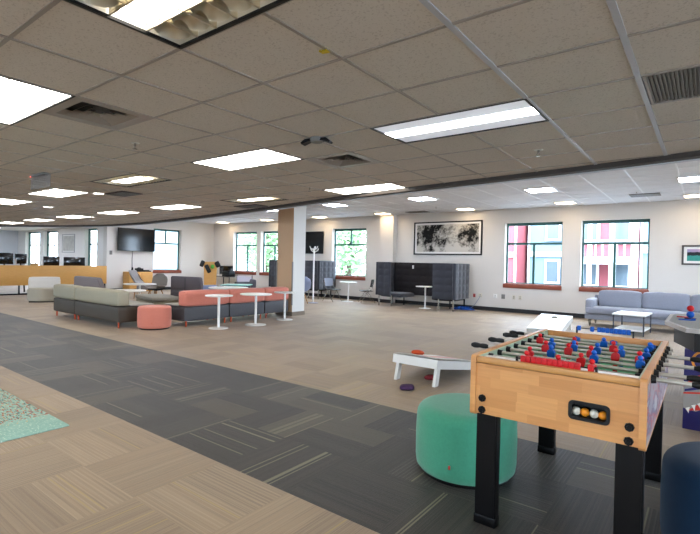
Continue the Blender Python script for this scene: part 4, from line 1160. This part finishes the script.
# stacking chairs by the back wall
def stack_chair(x, y, rz, label, backm):
    t = thing('stacking_chair', label, 'chair', (x, y, 0), rz, 'black stacking chairs by the back wall')
    bm = new(); cushion(bm, -0.23, 0.23, -0.24, 0.2, 0.44, 0.475, 0.004, 0.015, n=8); obj('seat', bm, M['blackp'], t)
    bm = new(); n = 10
    A = []; 
    for k in range(7):
        z = 0.60+0.27*k/6
        A.append([(-0.22+0.44*i/n, 0.23+0.05*(k/6)-0.045*(abs(2*i/n-1)**2), z+0.02*(1-abs(2*i/n-1)**2)*(1 if k > 3 else -1)) for i in range(n+1)])
    F = [[bm.verts.new(p) for p in r] for r in A]; Bk = [[bm.verts.new((p[0], p[1]+0.012, p[2])) for p in r] for r in A]
    for k in range(6):
        for i in range(n): bm.faces.new((F[k][i], F[k][i+1], F[k+1][i+1], F[k+1][i])); bm.faces.new((Bk[k][i], Bk[k+1][i], Bk[k+1][i+1], Bk[k][i+1]))
    for i in range(n): bm.faces.new((F[0][i], Bk[0][i], Bk[0][i+1], F[0][i+1])); bm.faces.new((F[6][i], F[6][i+1], Bk[6][i+1], Bk[6][i]))
    for k in range(6): bm.faces.new((F[k][0], F[k+1][0], Bk[k+1][0], Bk[k][0])); bm.faces.new((F[k][n], Bk[k][n], Bk[k+1][n], F[k+1][n]))
    obj('backrest', bm, backm, t)
    for s in (-1, 1):
        bm = new(); tube(bm, [(s*0.235, 0.30, 0.011), (s*0.235, 0.05, 0.36), (s*0.235, -0.02, 0.44), (s*0.235, -0.2, 0.44)], 0.011, 8); obj('leg', bm, M['chrome'], t)
        bm = new(); tube(bm, [(s*0.245, -0.26, 0.011), (s*0.235, -0.02, 0.38), (s*0.225, 0.18, 0.55), (s*0.21, 0.25, 0.85)], 0.011, 8); obj('leg', bm, M['chrome'], t)
stack_chair(-11.5, 14.0, PI/2-0.1, 'black chair with pale backrest, left of the white table by the back wall', mat('pale_backrest', '#8d96a8', 0.4, var=0.05))
stack_chair(-10.25, 14.5, -0.75, 'black chair with black backrest, right of the white table by the back wall', M['blackp'])

# coat stand
t = thing('coat_stand', 'tall white coat stand with branching hooks, right of the column', 'coat stand', (-11.47, 12.85, 0))
bm = new(); lathe(bm, [(0, 0), (0.19, 0), (0.19, 0.012), (0.03, 0.03), (0, 0.03)], n=36); obj('base', bm, M['bluegrey'], t)
bm = new(); cyl(bm, (0, 0, 0.02), (0, 0, 1.95), 0.028, n=16); obj('pole', bm, M['white'], t)
for k in range(6):
    a = k*PI/3; bm = new(); r = (math.cos(a), math.sin(a)); h0 = 1.85 if k % 2 else 1.93
    tube(bm, [(0, 0, h0), (r[0]*0.06, r[1]*0.06, h0+0.04), (r[0]*0.13, r[1]*0.13, h0+0.07), (r[0]*0.17, r[1]*0.17, h0+0.15)], [0.016, 0.014, 0.012, 0.014], 8)
    obj('hook', bm, M['white'], t)

# ---------------------------------------------------------------- high-back booths
def booth(x0, x1, yf, yb, label, H=1.56, zb=0.38, wing=0.6, ywl=None):
    cx = (x0+x1)/2; t = thing('booth_seat', label, 'booth', (cx, yf, 0))
    W = (x1-x0)/2; D = yb-yf; th = 0.11
    bm = new(); tufted(bm, -W+th, W-th, zb, H, D-th, D, 8, 5, 0.024); obj('back_panel', bm, M['boothin'], t)
    for s in (-1, 1):
        # long outer side panel (runs in y)
        T_ = Matrix.Translation((s*W-(th if s > 0 else 0), 0, 0)) @ Matrix(((0, -1, 0, th), (1, 0, 0, 0), (0, 0, 1, 0), (0, 0, 0, 1)))
        bm = new(); tufted(bm, 0.0, D, zb, H, 0.0, th, 4, 5, 0.024, T=T_); obj('side_panel', bm, M['booth'], t)
        a, b = (-W+0.03, -W+wing) if s < 0 else (W-wing-0.22, W-0.03)
        bm = new(); tufted(bm, a, b, zb, H, -0.02, th-0.02, 2, 5, 0.024); obj('front_wing', bm, M['booth'], t)
        bm = new(); cyl(bm, (s*(W-0.05), 0.03, zb+0.004), (s*(W-0.05), 0.03, H-0.004), 0.065, n=20); obj('corner_roll', bm, M['booth'], t)
        a, b = (-W+th, -W+1.02) if s < 0 else (W-0.9, W-th)
        bm = new(); cushion(bm, a, b, 0.1, D-th, 0.32, 0.47, 0.012, 0.05, n=8); obj('seat', bm, M['boothin'] if s > 0 else M['booth'], t)
        for xx in (W-0.1, W-0.62):
            for yy in (0.08, D-0.2):
                bm = new(); cyl(bm, (s*xx, yy, 0), (s*xx, yy, zb+0.02), 0.022, 0.03, 12); obj('leg', bm, M['chrome'] if yy < 0.3 else M['black'], t)
    return t
booth(-9.45, -6.38, 13.95, 15.1, 'dark tufted high-back booth under the tree picture')
booth(-15.35, -12.42, 14.25, 15.33, 'dark tufted high-back booth half hidden by the column, under the second television')
bm = new(); box(bm, -0.035, 0.035, -0.004, 0.0, -0.06, 0.06, 0.001)
one('paper_tag', bm, M['whiteframe'], 'small white tag on the upper back of the booth under the picture', 'tag', None, (-8.52, 14.973, 1.40))
bm = new()
random.seed(5)
pts = []
for k in range(60):
    a = k*0.9; r = 0.10+0.13*random.random(); pts.append((r*1.5*math.cos(a)+0.1*math.sin(k*0.37), r*math.sin(a), 0.02+0.10*abs(math.sin(k*0.53))*random.random()+0.004*(k % 7)))
tube(bm, pts, 0.012, 6)
one('cable_coil', bm, M['bluecable'], 'heap of bright blue cable on the floor under the booth end', 'cable', None, (-6.45, 14.72, 0.0))

# ---------------------------------------------------------------- long sofa, coffee table
t = thing('sectional_sofa', 'long light grey sofa under the right window', 'sofa', (-2.52, 13.45, 0))
LS = 4.4; D = 1.0
bm = new(); cushion(bm, 0.0, LS, 0.02, D, 0.17, 0.32, 0.004, 0.03, n=8); obj('sofa_base', bm, M['sofa'], t)
for a, b in ((0.02, 2.2), (2.21, LS-0.02)):
    bm = new(); cushion(bm, a, b, -0.02, 0.72, 0.32, 0.5, 0.02, 0.06, n=12, seed=2); obj('seat_cushion', bm, M['sofa'], t)
bm = new(); cushion(bm, 0.1, LS-0.1, 0.76, D, 0.32, 0.80, 0.01, 0.05, n=8); obj('back_frame', bm, M['sofa'], t)
for k in range(4):
    a = 0.24+k*1.0
    bm = new(); cushion(bm, a, a+0.975, 0.52, 0.76, 0.49, 0.92, 0.022, 0.06, n=12, seed=k+2, T=Matrix.Translation((0, 0.02, 0))); obj('back_cushion', bm, M['sofa'], t)
for a in (0.0, LS-0.2):
    bm = new(); cushion(bm, a, a+0.2, 0.05, D-0.02, 0.32, 0.70, 0.012, 0.05, n=8); obj('armrest', bm, M['sofa'], t)
for x in (0.12, 2.2, LS-0.12):
    for y in (0.08, D-0.1):
        bm = new(); prism(bm, [(x-0.045, 0.18), (x+0.045, 0.18), (x+0.015, 0.0), (x-0.01, 0.0)], y-0.012, y+0.012, 'xz'); obj('leg', bm, M['chrome'], t)
t = thing('coffee_table', 'white two-tier coffee table with dark metal legs in front of the sofa', 'coffee table', (-1.36, 12.78, 0), -0.06)
for z0, z1, m, e in ((0.445, 0.48, 'white', 0.0), (0.10, 0.13, 'white', 0.03)):
    bm = new(); box(bm, -0.33+e, 0.33-e, -0.5+e, 0.5-e, z0, z1, 0.003); obj('table_top' if z0 > 0.3 else 'lower_shelf', bm, M[m], t)
for s in (-1, 1):
    for q in (-1, 1):
        bm = new(); box(bm, s*0.30-0.014, s*0.30+0.014, q*0.47-0.014, q*0.47+0.014, 0, 0.445); obj('leg', bm, mat('dark_steel', '#4a4c52', 0.4, metal=0.6), t)

# ---------------------------------------------------------------- wall hung things
def frame_pic(nm, label, cat, face, c, w, h, fm, inner, matw, axis='x', depth=0.03):
    t = thing(nm, label, cat, c, 0 if axis == 'x' else PI/2)
    e = 0.045
    bm = new()
    for a in ((-w/2, w/2, -h/2, -h/2+e), (-w/2, w/2, h/2-e, h/2), (-w/2, -w/2+e, -h/2+e, h/2-e), (w/2-e, w/2, -h/2+e, h/2-e)): box(bm, a[0], a[1], -depth, 0, a[2], a[3])
    obj('picture_frame', bm, fm, t, smooth=False)
    bm = new(); box(bm, -w/2+e, w/2-e, -depth*0.4, -0.002, -h/2+e, h/2-e); obj('mat_board', bm, M['whiteframe'], t, smooth=False)
    bm = new(); box(bm, -w/2+e+matw, w/2-e-matw, -depth*0.45, -depth*0.4, -h/2+e+matw*0.9, h/2-e-matw*0.9); obj('print', bm, inner, t, smooth=False)
frame_pic('framed_picture', 'wide black-framed black and white photograph of trees above the booth', 'picture', 0, (-7.41, YB-0.001, 2.46), 2.64, 1.20, M['black'], M['pic'], 0.07, depth=0.04)
frame_pic('framed_picture', 'small framed colour print of a teal lake under a pink sky, at the right edge', 'picture', 0, (0.06, YB-0.001, 1.915), 1.2, 0.53, mat('frame_darkgrey', '#4a4645', 0.5), M['lake'], 0.07)
frame_pic('framed_picture', 'silver-framed pale picture between the far left windows', 'picture', 0, (-27.0, YW-0.001, 2.2), 1.55, 0.98, mat('frame_silver', '#9a9a98', 0.4, metal=0.5), M['grey'], 0.05)
def tv(label, c, w, h, rz, out=0.1):
    t = thing('television', label, 'television', c, rz)
    bm = new(); box(bm, -w/2, w/2, -out, -out+0.05, -h/2, h/2, 0.006); obj('bezel', bm, M['blackp'], t)
    bm = new(); box(bm, -w/2+0.015, w/2-0.015, -out-0.002, -out, -h/2+0.015, h/2-0.015); obj('screen', bm, M['screen'], t, smooth=False)
    bm = new(); box(bm, -0.25, 0.25, -out+0.05, -0.001, -0.2, 0.2); obj('wall_bracket', bm, M['black'], t, smooth=False); return t
TV1 = tv('wall television on the left wall beside a window', (XL, 11.1, 2.33), 1.75, 1.03, PI/2, 0.16)
tv('dark wall television behind the coat stand, right of the column', (-13.95, YB, 2.35), 1.55, 0.97, 0, 0.08)
bm = new(); tube(bm, [(-0.15, -0.05, -0.50), (-0.15, -0.03, -0.9), (-0.14, -0.03, -1.3)], 0.012, 6)
cyl(bm, (-0.14, -0.05, -1.40), (-0.14, -0.05, -1.25), 0.05, 0.03, 10)
obj('power_cord', bm, M['blackp'], TV1)
def wplate(x, z, m, lab, w=0.075, h=0.115, face='y'):
    t = thing('wall_outlet', lab, 'outlet', (x, YB, z))
    bm = new(); box(bm, -w/2, w/2, -0.008, 0, -h/2, h/2, 0.002); obj('cover_plate', bm, m, t)
    bm = new()
    for dz in (-0.025, 0.025): box(bm, -0.015, 0.015, -0.011, -0.008, dz-0.012, dz+0.012, 0.001)
    obj('socket', bm, M['greyp'], t)
wplate(-6.12, 0.50, M['plate'], 'outlet with a cord plugged in, right of the booth', 0.13, 0.14)
wplate(-5.6, 0.50, M['whiteframe'], 'white outlet plate, next left of the dark grey one', 0.13, 0.14)
wplate(-5.33, 0.50, M['greyp'], 'dark grey wall plate below and left of the window next to the sofa', 0.12, 0.15)
wplate(-4.98, 0.50, M['plate'], 'beige outlet plate, left one of the pair under the window', 0.10, 0.14)
wplate(-4.78, 0.50, M['plate'], 'beige outlet plate, right one of the pair under the window', 0.10, 0.14)
wplate(-6.33, 0.48, M['artred'], 'small red wall box touching the right end of the booth', 0.08, 0.12)
bm = new(); tube(bm, [(-6.12, YB-0.02, 0.47), (-6.14, YB-0.04, 0.4), (-6.25, YB-0.10, 0.2), (-6.36, YB-0.2, 0.05), (-6.5, YB-0.3, 0.012), (-6.7, YB-0.36, 0.012)], 0.009, 6)
one('power_cord', bm, M['bluegrey'], 'thin cord running from the wall outlet down behind the booth', 'cord')
bm = new(); box(bm, 0, 0.012, -0.06, 0.06, -0.09, 0.09, 0.003)
one('wall_switch', bm, M['greyp'], 'small switch plate low left of the wall television', 'switch', None, (XL, 10.0, 1.72))

# ---------------------------------------------------------------- far left corner furniture
t = thing('cabinet', 'low wooden cabinet under the wall television', 'cabinet', (-20.62, 11.1, 0))
bm = new(); box(bm, -0.26, 0.3, -0.55, 0.55, 0.0, 0.88, 0.006); body = obj('body', bm, M['panelwood'], t)
for s in (-1, 1):
    bm = new(); a, b = sorted((s*0.01, s*0.54)); box(bm, 0.3, 0.318, a, b, 0.04, 0.85, 0.003); d = obj('door', bm, M['panelwood'], t)
    bm = new(); cyl(bm, (0.33, s*0.06, 0.45), (0.33, s*0.06, 0.6), 0.006, n=8); obj('handle', bm, M['chrome'], d)
bm = new(); box(bm, -0.14, 0.14, -0.14, 0.14, 0, 0.16, 0.02); ball(bm, (0, 0, 0.16), 0.09, (1, 1, 0.5))
one('speaker_box', bm, M['blackp'], 'small black speaker on the wooden cabinet', 'speaker', None, (-20.55, 11.12, 0.88))
bm = new(); box(bm, -0.1, 0.12, -0.18, 0.18, 0, 0.05, 0.01); box(bm, -0.08, 0.08, -0.12, 0.12, 0.05, 0.08, 0.008)
one('media_box', bm, M['black'], 'flat black box on the wooden cabinet, right of the speaker', 'box', None, (-20.55, 11.45, 0.88))

t = thing('wooden_rack', 'upright wooden rack board in the far corner with black bags hung on it', 'rack', (-19.5, 14.2, 0), 0.5)
bm = new(); prism(bm, [(-0.30, 0.06), (0.30, 0.06), (0.34, 1.40), (-0.34, 1.40)], -0.03, 0.03, 'xz'); obj('board', bm, M['panelwood'], t)
for s in (-1, 1):
    bm = new(); box(bm, s*0.25-0.03, s*0.25+0.03, -0.25, 0.25, 0, 0.06, 0.01); obj('foot', bm, M['panelwood'], t)
def rackpt(x, y, z): 
    a = 0.5; return (-19.5+x*math.cos(a)-y*math.sin(a), 14.2+x*math.sin(a)+y*math.cos(a), z)
def hang(x, z, w, h, lab, m, rot):
    bm = new(); vs = cushion(bm, -w/2, w/2, -0.04, 0.04, -h/2, h/2, 0.01, 0.035, n=6, T=Matrix.Rotation(rot, 4, 'Y'))
    one('hanging_bag', bm, m, lab, 'bag', None, rackpt(x, -0.11, z), 0.5)
hang(-0.38, 1.30, 0.2, 0.3, 'black bag on the left upper corner of the wooden rack', M['blackp'], 0.4)
hang(0.42, 1.28, 0.24, 0.28, 'black bag on the right upper corner of the wooden rack', M['blackp'], -0.5)
hang(-0.08, 1.05, 0.2, 0.42, 'long black bag slanting across the middle of the wooden rack', M['blackp'], -0.5)
hang(0.16, 1.16, 0.16, 0.18, 'small green pouch on the wooden rack', M['greenitem'], 0.2)

t = thing('printer_stand', 'thin black-legged stand holding dark office machines, left of the far window', 'table', (-18.95, 14.75, 0))
bm = new(); box(bm, -0.62, 0.62, -0.32, 0.32, 0.66, 0.69, 0.004); obj('table_top', bm, M['greyp'], t)
for s in (-1, 1):
    for q in (-1, 1):
        bm = new(); box(bm, s*0.58-0.015, s*0.58+0.015, q*0.28-0.015, q*0.28+0.015, 0, 0.66); obj('leg', bm, M['black'], t)
t = thing('monitor', 'black monitor on the stand in the far corner', 'monitor', (-19.1, 14.85, 0.69), 0.2)
bm = new(); box(bm, -0.42, 0.42, -0.025, 0.025, 0.10, 0.52, 0.006); obj('screen', bm, M['screen'], t)
bm = new(); box(bm, -0.15, 0.15, -0.1, 0.1, 0, 0.015); box(bm, -0.03, 0.03, 0.02, 0.05, 0.01, 0.2); obj('monitor_stand', bm, M['black'], t)
bm = new(); box(bm, -0.26, 0.26, -0.2, 0.2, 0, 0.24, 0.02); box(bm, -0.2, 0.2, -0.24, -0.19, 0.05, 0.1, 0.005); box(bm, -0.24, 0.24, -0.12, 0.18, 0.24, 0.29, 0.02)
one('printer', bm, M['black'], 'black printer on the stand in the far corner, right of the monitor', 'printer', None, (-18.62, 14.62, 0.69))
bm = new(); box(bm, -0.08, 0.08, -0.05, 0.05, 0, 0.09, 0.01)
one('small_box', bm, M['whitep'], 'little pale box at the left end of the printer stand', 'box', None, (-19.45, 14.55, 0.69))
t = thing('screen_panel', 'low pale translucent panel on a black frame under the far window', 'panel', (-16.2, 13.6, 0))
bm = new(); box(bm, -0.5, 0.46, -0.012, 0.012, 0.2, 0.8, 0.005); obj('panel_face', bm, mat('pale_lilac_panel', '#c4bfca', 0.5, scale=5, var=0.15), t)
for x in (-0.52, 0.49):
    bm = new(); cyl(bm, (x, 0, 0), (x, 0, 0.86), 0.018, n=10); box(bm, x-0.02, x+0.02, -0.2, 0.2, 0, 0.03); obj('post', bm, M['black'], t)
t = thing('teal_table', 'teal-topped rectangular table behind the coral sofa', 'table', (-11.75, 9.55, 0), 0.65)
bm = new(); box(bm, -0.42, 0.42, -0.4, 0.4, 0.72, 0.75, 0.004); obj('table_top', bm, M['teal'], t)
for s in (-1, 1):
    for q in (-1, 1):
        bm = new(); cyl(bm, (s*0.36, q*0.34, 0), (s*0.36, q*0.34, 0.72), 0.02, n=10); obj('leg', bm, M['chrome'], t)
armchair(-15.1, 13.2, 2.6, 'dark grey armchair in front of the half hidden booth, under the far window', 0.85, mat('dark_grey_chair', '#55525a', 0.8, var=0.2), MC['dark_grey_chair'], h=0.72)

# ---------------------------------------------------------------- workstations behind the wooden panel
t = thing('desk_screen', 'long raised maple privacy panel in front of the workstations', 'desk panel', (XL+0.02, 7.35, 0))
bm = new(); box(bm, -0.02, 0.02, -2.45, 2.47, 0.36, 1.13, 0.003); obj('panel', bm, M['panelwood'], t)
for y in (-2.4, -0.8, 0.8, 2.4):
    bm = new(); box(bm, -0.025, 0.025, y-0.02, y+0.02, 0.04, 0.36); obj('post', bm, M['black'], t)
bm = new(); box(bm, -0.05, 0.05, -2.45, 2.45, 0.0, 0.05); obj('floor_rail', bm, M['black'], t)
def desk(y0_, y1_, lab):
    t = thing('desk', lab, 'desk', (-21.75, (y0_+y1_)/2, 0)); hy = (y1_-y0_)/2
    bm = new(); box(bm, -0.7, 0.7, -hy, hy, 0.72, 0.75, 0.004); obj('desk_top', bm, M['whitep'], t)
    for s in (-1, 1):
        bm = new()
        tube(bm, [(-0.6, s*(hy-0.1), 0), (-0.25, s*(hy-0.25), 0.72)], 0.022, 8); tube(bm, [(0.6, s*(hy-0.1), 0), (0.25, s*(hy-0.25), 0.72)], 0.022, 8)
        obj('leg', bm, M['black'], t)
desk(5.2, 7.3, 'white desk behind the left half of the wooden panel'); desk(7.35, 9.6, 'white desk behind the right half of the wooden panel')
def monitor(x, y, w, h, z0, lab, m='screen', rz=PI/2):
    t = thing('monitor', lab, 'monitor', (x, y, 0.75), rz, 'monitors behind the wooden panel')
    bm = new(); box(bm, -w/2, w/2, -0.02, 0.02, z0, z0+h, 0.006); obj('screen', bm, M[m], t)
    bm = new(); box(bm, -0.13, 0.13, -0.1, 0.1, 0, 0.015); box(bm, -0.025, 0.025, 0.02, 0.04, 0.0, z0+0.15); obj('monitor_stand', bm, M['black'], t)
monitor(-21.9, 5.75, 0.6, 0.5, 0.42, 'tall dark monitor at the left edge above the wooden panel', 'screen')
monitor(-21.9, 6.37, 0.58, 0.45, 0.40, 'dark monitor above the panel, second from the left edge')
monitor(-21.9, 6.92, 0.40, 0.4, 0.42, 'squarish black monitor above the panel with a cream edge beside it')
monitor(-21.9, 8.02, 0.6, 0.42, 0.32, 'black monitor above the panel under the silver picture, left one')
monitor(-21.9, 8.92, 0.86, 0.42, 0.31, 'wide black monitor above the panel, nearest the white wall end')
bm = new(); box(bm, -0.1, 0.1, -0.12, 0.12, 0, 0.46, 0.01)
one('storage_box', bm, mat('kraft_box', '#b08a5c', 0.8, var=0.1), 'small tan box between the monitors behind the panel', 'box', None, (-21.6, 7.3, 0.75))
bm = new(); box(bm, -0.06, 0.06, -0.02, 0.02, 0, 0.62, 0.01)
one('document_holder', bm, M['offwhite'], 'narrow cream upright holder beside the squarish monitor', 'holder', None, (-21.55, 6.63, 0.75))
def task_chair(x, y, rz, lab):
    t = thing('task_chair', lab, 'chair', (x, y, 0), rz)
    bm = new()
    for k in range(5):
        a = 2*PI*k/5; tube(bm, [(0, 0, 0.10), (0.28*math.cos(a), 0.28*math.sin(a), 0.06)], 0.018, 8); ball(bm, (0.29*math.cos(a), 0.29*math.sin(a), 0.03), 0.03)
    obj('star_base', bm, M['black'], t)
    bm = new(); cyl(bm, (0, 0, 0.1), (0, 0, 0.44), 0.025, n=12); obj('gas_lift', bm, M['black'], t)
    bm = new(); cushion(bm, -0.25, 0.25, -0.25, 0.25, 0.43, 0.52, 0.01, 0.04, n=8); obj('seat', bm, M['charcoal'], t)
    bm = new(); cushion(bm, -0.23, 0.23, 0.22, 0.30, 0.6, 1.08, 0.01, 0.04, n=8); tube(bm, [(0, 0.1, 0.45), (0, 0.3, 0.5), (0, 0.29, 0.7)], 0.02, 8); obj('backrest', bm, M['charcoal'], t)
task_chair(-23.0, 6.2, PI/2, 'dark task chair on wheels behind the left desk')
task_chair(-23.0, 8.5, PI/2, 'dark task chair on wheels behind the right desk')

# ---------------------------------------------------------------- outdoors
bm = new(); box(bm, -70, 40, YB+TW, 70, -0.6, -0.35); box(bm, -70, XW-TW, -30, YB+TW, -0.6, -0.35); box(bm, XW-TW, 40, -30, YF-TW, -0.6, -0.35); box(bm, XR+TW, 40, YF-TW, YB+TW, -0.6, -0.35); box(bm, XW-TW, XL-TW, YW+TW, YB+TW, -0.6, -0.35); struct('ground', bm, M['lawn'])
def house(x, y, w, d, h, wallm, lab, rz=0, lower=None, gable=True, porch=False, nwin=2):
    t = thing('house', lab, 'building', (x, y, -0.35), rz)
    bm = new(); box(bm, -w/2, w/2, 0, d, 0, h); obj('walls', bm, wallm, t, smooth=False)
    if lower:
        bm = new(); box(bm, -w/2-0.03, w/2+0.03, -0.04, 0, 0, h*0.42); obj('lower_siding', bm, lower, t, smooth=False)
    bm = new()
    for z in (h*0.44, h-0.15): box(bm, -w/2, w/2, -0.12, 0, z, z+0.28)
    for x_ in (-w/2, w/2): box(bm, x_-(0.1 if x_ > 0 else 0), x_+(0.1 if x_ < 0 else 0), -0.1, 0, 0, h)
    obj('trim_boards', bm, M['trimw'], t, smooth=False)
    for fl_ in (0, 1):
        for k in range(nwin):
            cx = -w/2+w*(k+0.5)/nwin; z = 0.9 if fl_ == 0 else h*0.44+0.9
            bm = new(); box(bm, cx-0.42, cx+0.42, -0.14, 0, z, z+1.4); f = obj('house_window', bm, M['trimw'], t, smooth=False)
            bm = new(); box(bm, cx-0.30, cx+0.30, -0.16, -0.14, z+0.12, z+1.28); obj('pane', bm, M['pane'], f, smooth=False)
    if porch:
        bm = new(); box(bm, -w/2, w/2, -1.6, 0, h*0.44-0.1, h*0.44+0.08)
        for k in range(int(w/0.3)+1): box(bm, -w/2+k*0.3-0.03, -w/2+k*0.3+0.03, -1.6, -1.54, h*0.44, h*0.44+0.95)
        box(bm, -w/2, w/2, -1.62, -1.52, h*0.44+0.95, h*0.44+1.05)
        for k in range(4): box(bm, -w/2+w*k/3-0.09, -w/2+w*k/3+0.09, -1.58, -1.42, 0, h)
        obj('balcony', bm, M['trimw'], t, smooth=False)
    bm = new(); prism(bm, [(-w/2-0.05, h), (w/2+0.05, h), (0, h+w*0.35)], -0.3, d+0.3, 'xz'); obj('roof', bm, M['roofm'], t, smooth=False)
house(-10.65, 27.0, 4.0, 6, 5.4, M['brick'], 'red house with white trim seen at the left of the window left of the sofa', porch=False)
house(-7.05, 28.5, 2.8, 6, 5.6, M['siding'], 'narrow blue house with white trim between the two red houses outside', nwin=1)
house(-4.05, 26.5, 2.8, 6, 4.9, M['brick'], 'red and white house with a balcony seen through the window above the sofa', porch=True, nwin=2)
house(-0.8, 26.8, 3.6, 6, 6.0, M['siding'], 'blue house at the right edge of the window above the sofa', nwin=2)
house(-34, 20.8, 5.5, 6, 7.0, M['palesiding'], 'pale building outside the window beside the wall television', rz=PI/2, nwin=0)
def tree(x, y, h, r, lab, seed):
    rnd = random.Random(seed)
    t = thing('tree', lab, 'tree', (x, y, -0.35))
    bm = new(); tube(bm, [(0, 0, 0), (0.1, 0, h*0.3), (0, 0.1, h*0.6)], [0.22, 0.17, 0.1], 10)
    for k in range(5):
        a = rnd.random()*6.28; tube(bm, [(0.05, 0, h*(0.3+0.07*k)), (math.cos(a)*r*0.5, math.sin(a)*r*0.5, h*(0.45+0.08*k))], [0.08, 0.03], 6)
    obj('trunk', bm, M['bark'], t)
    bm = new()
    for k in range(2200):
        u = Vector((rnd.gauss(0, 1), rnd.gauss(0, 1), rnd.gauss(0, 1))).normalized()*(rnd.random()**0.4)
        lump = 1+0.35*noise.noise(u*2.2+Vector((seed, 0, 0)))
        c = Vector((u.x*r*lump, u.y*r*lump, h*0.55+u.z*h*0.48*lump))
        s = 0.10+0.12*rnd.random(); a = Vector((rnd.gauss(0, 1), rnd.gauss(0, 1), rnd.gauss(0, 1))).normalized(); p, q = frame_of(a)
        bm.faces.new([bm.verts.new(c+p*s), bm.verts.new(c+q*s*0.6), bm.verts.new(c-p*s), bm.verts.new(c-q*s*0.6)])
    obj('crown', bm, M['leafm'], t, smooth=False)
tree(-17.3, 22.5, 6.5, 1.9, 'broad green tree outside the window left of the coat stand', 1)
tree(-21.6, 24.5, 7.5, 2.0, 'green tree seen through the window half hidden by the column', 2)
tree(-26.2, 24.0, 7.0, 2.1, 'green tree outside the farthest back wall window', 3)
tree(-30.8, 27.5, 8.0, 2.3, 'tall green tree at the left outside the farthest back wall window', 4)
tree(-16.2, 28.5, 6.5, 2.0, 'green tree farther back, right of the one outside the middle window', 5)
tree(-3.5, 41, 10.5, 3.0, 'leafy tree rising behind the right red house', 6)

# ---------------------------------------------------------------- light
w = bpy.data.worlds.new('sky'); bpy.context.scene.world = w; w.use_nodes = True
bg = w.node_tree.nodes['Background']; bg.inputs[0].default_value = (0.68, 0.83, 1.0, 1); bg.inputs[1].default_value = 9.0
su = bpy.data.lights.new('sun', 'SUN'); su.energy = 3.0; su.angle = 0.02; su.color = (1.0, 0.96, 0.9)
so = bpy.data.objects.new('sun', su); C.objects.link(so); so.rotation_euler = Vector((-0.32, 0.42, -0.86)).to_track_quat('-Z', 'Y').to_euler(); so.location = (0, -10, 20)

# ---------------------------------------------------------------- camera
yaw, pitch, roll, FP = 0.6514, -0.0099, 0.0221, 467.7
cy_, sy_ = math.cos(yaw), math.sin(yaw)
f = Vector((-sy_*math.cos(pitch), cy_*math.cos(pitch), math.sin(pitch)))
r = Vector((cy_, sy_, 0)); u = r.cross(f)
r2 = r*math.cos(roll)+u*math.sin(roll); u2 = -r*math.sin(roll)+u*math.cos(roll)
cam = bpy.data.cameras.new('camera'); co = bpy.data.objects.new('camera', cam); C.objects.link(co)
cam.sensor_fit = 'HORIZONTAL'; cam.sensor_width = 36.0; cam.lens = FP*36.0/700.0; cam.clip_start = 0.05; cam.clip_end = 300
co.matrix_world = Matrix(((r2.x, u2.x, -f.x, 0), (r2.y, u2.y, -f.y, 0), (r2.z, u2.z, -f.z, 1.52), (0, 0, 0, 1)))
sc = bpy.context.scene; sc.camera = co
sc.view_settings.view_transform = 'Standard'; sc.view_settings.look = 'None'; sc.view_settings.gamma = 1.0
sc.view_settings.use_curve_mapping = False; sc.view_settings.exposure = 1.18
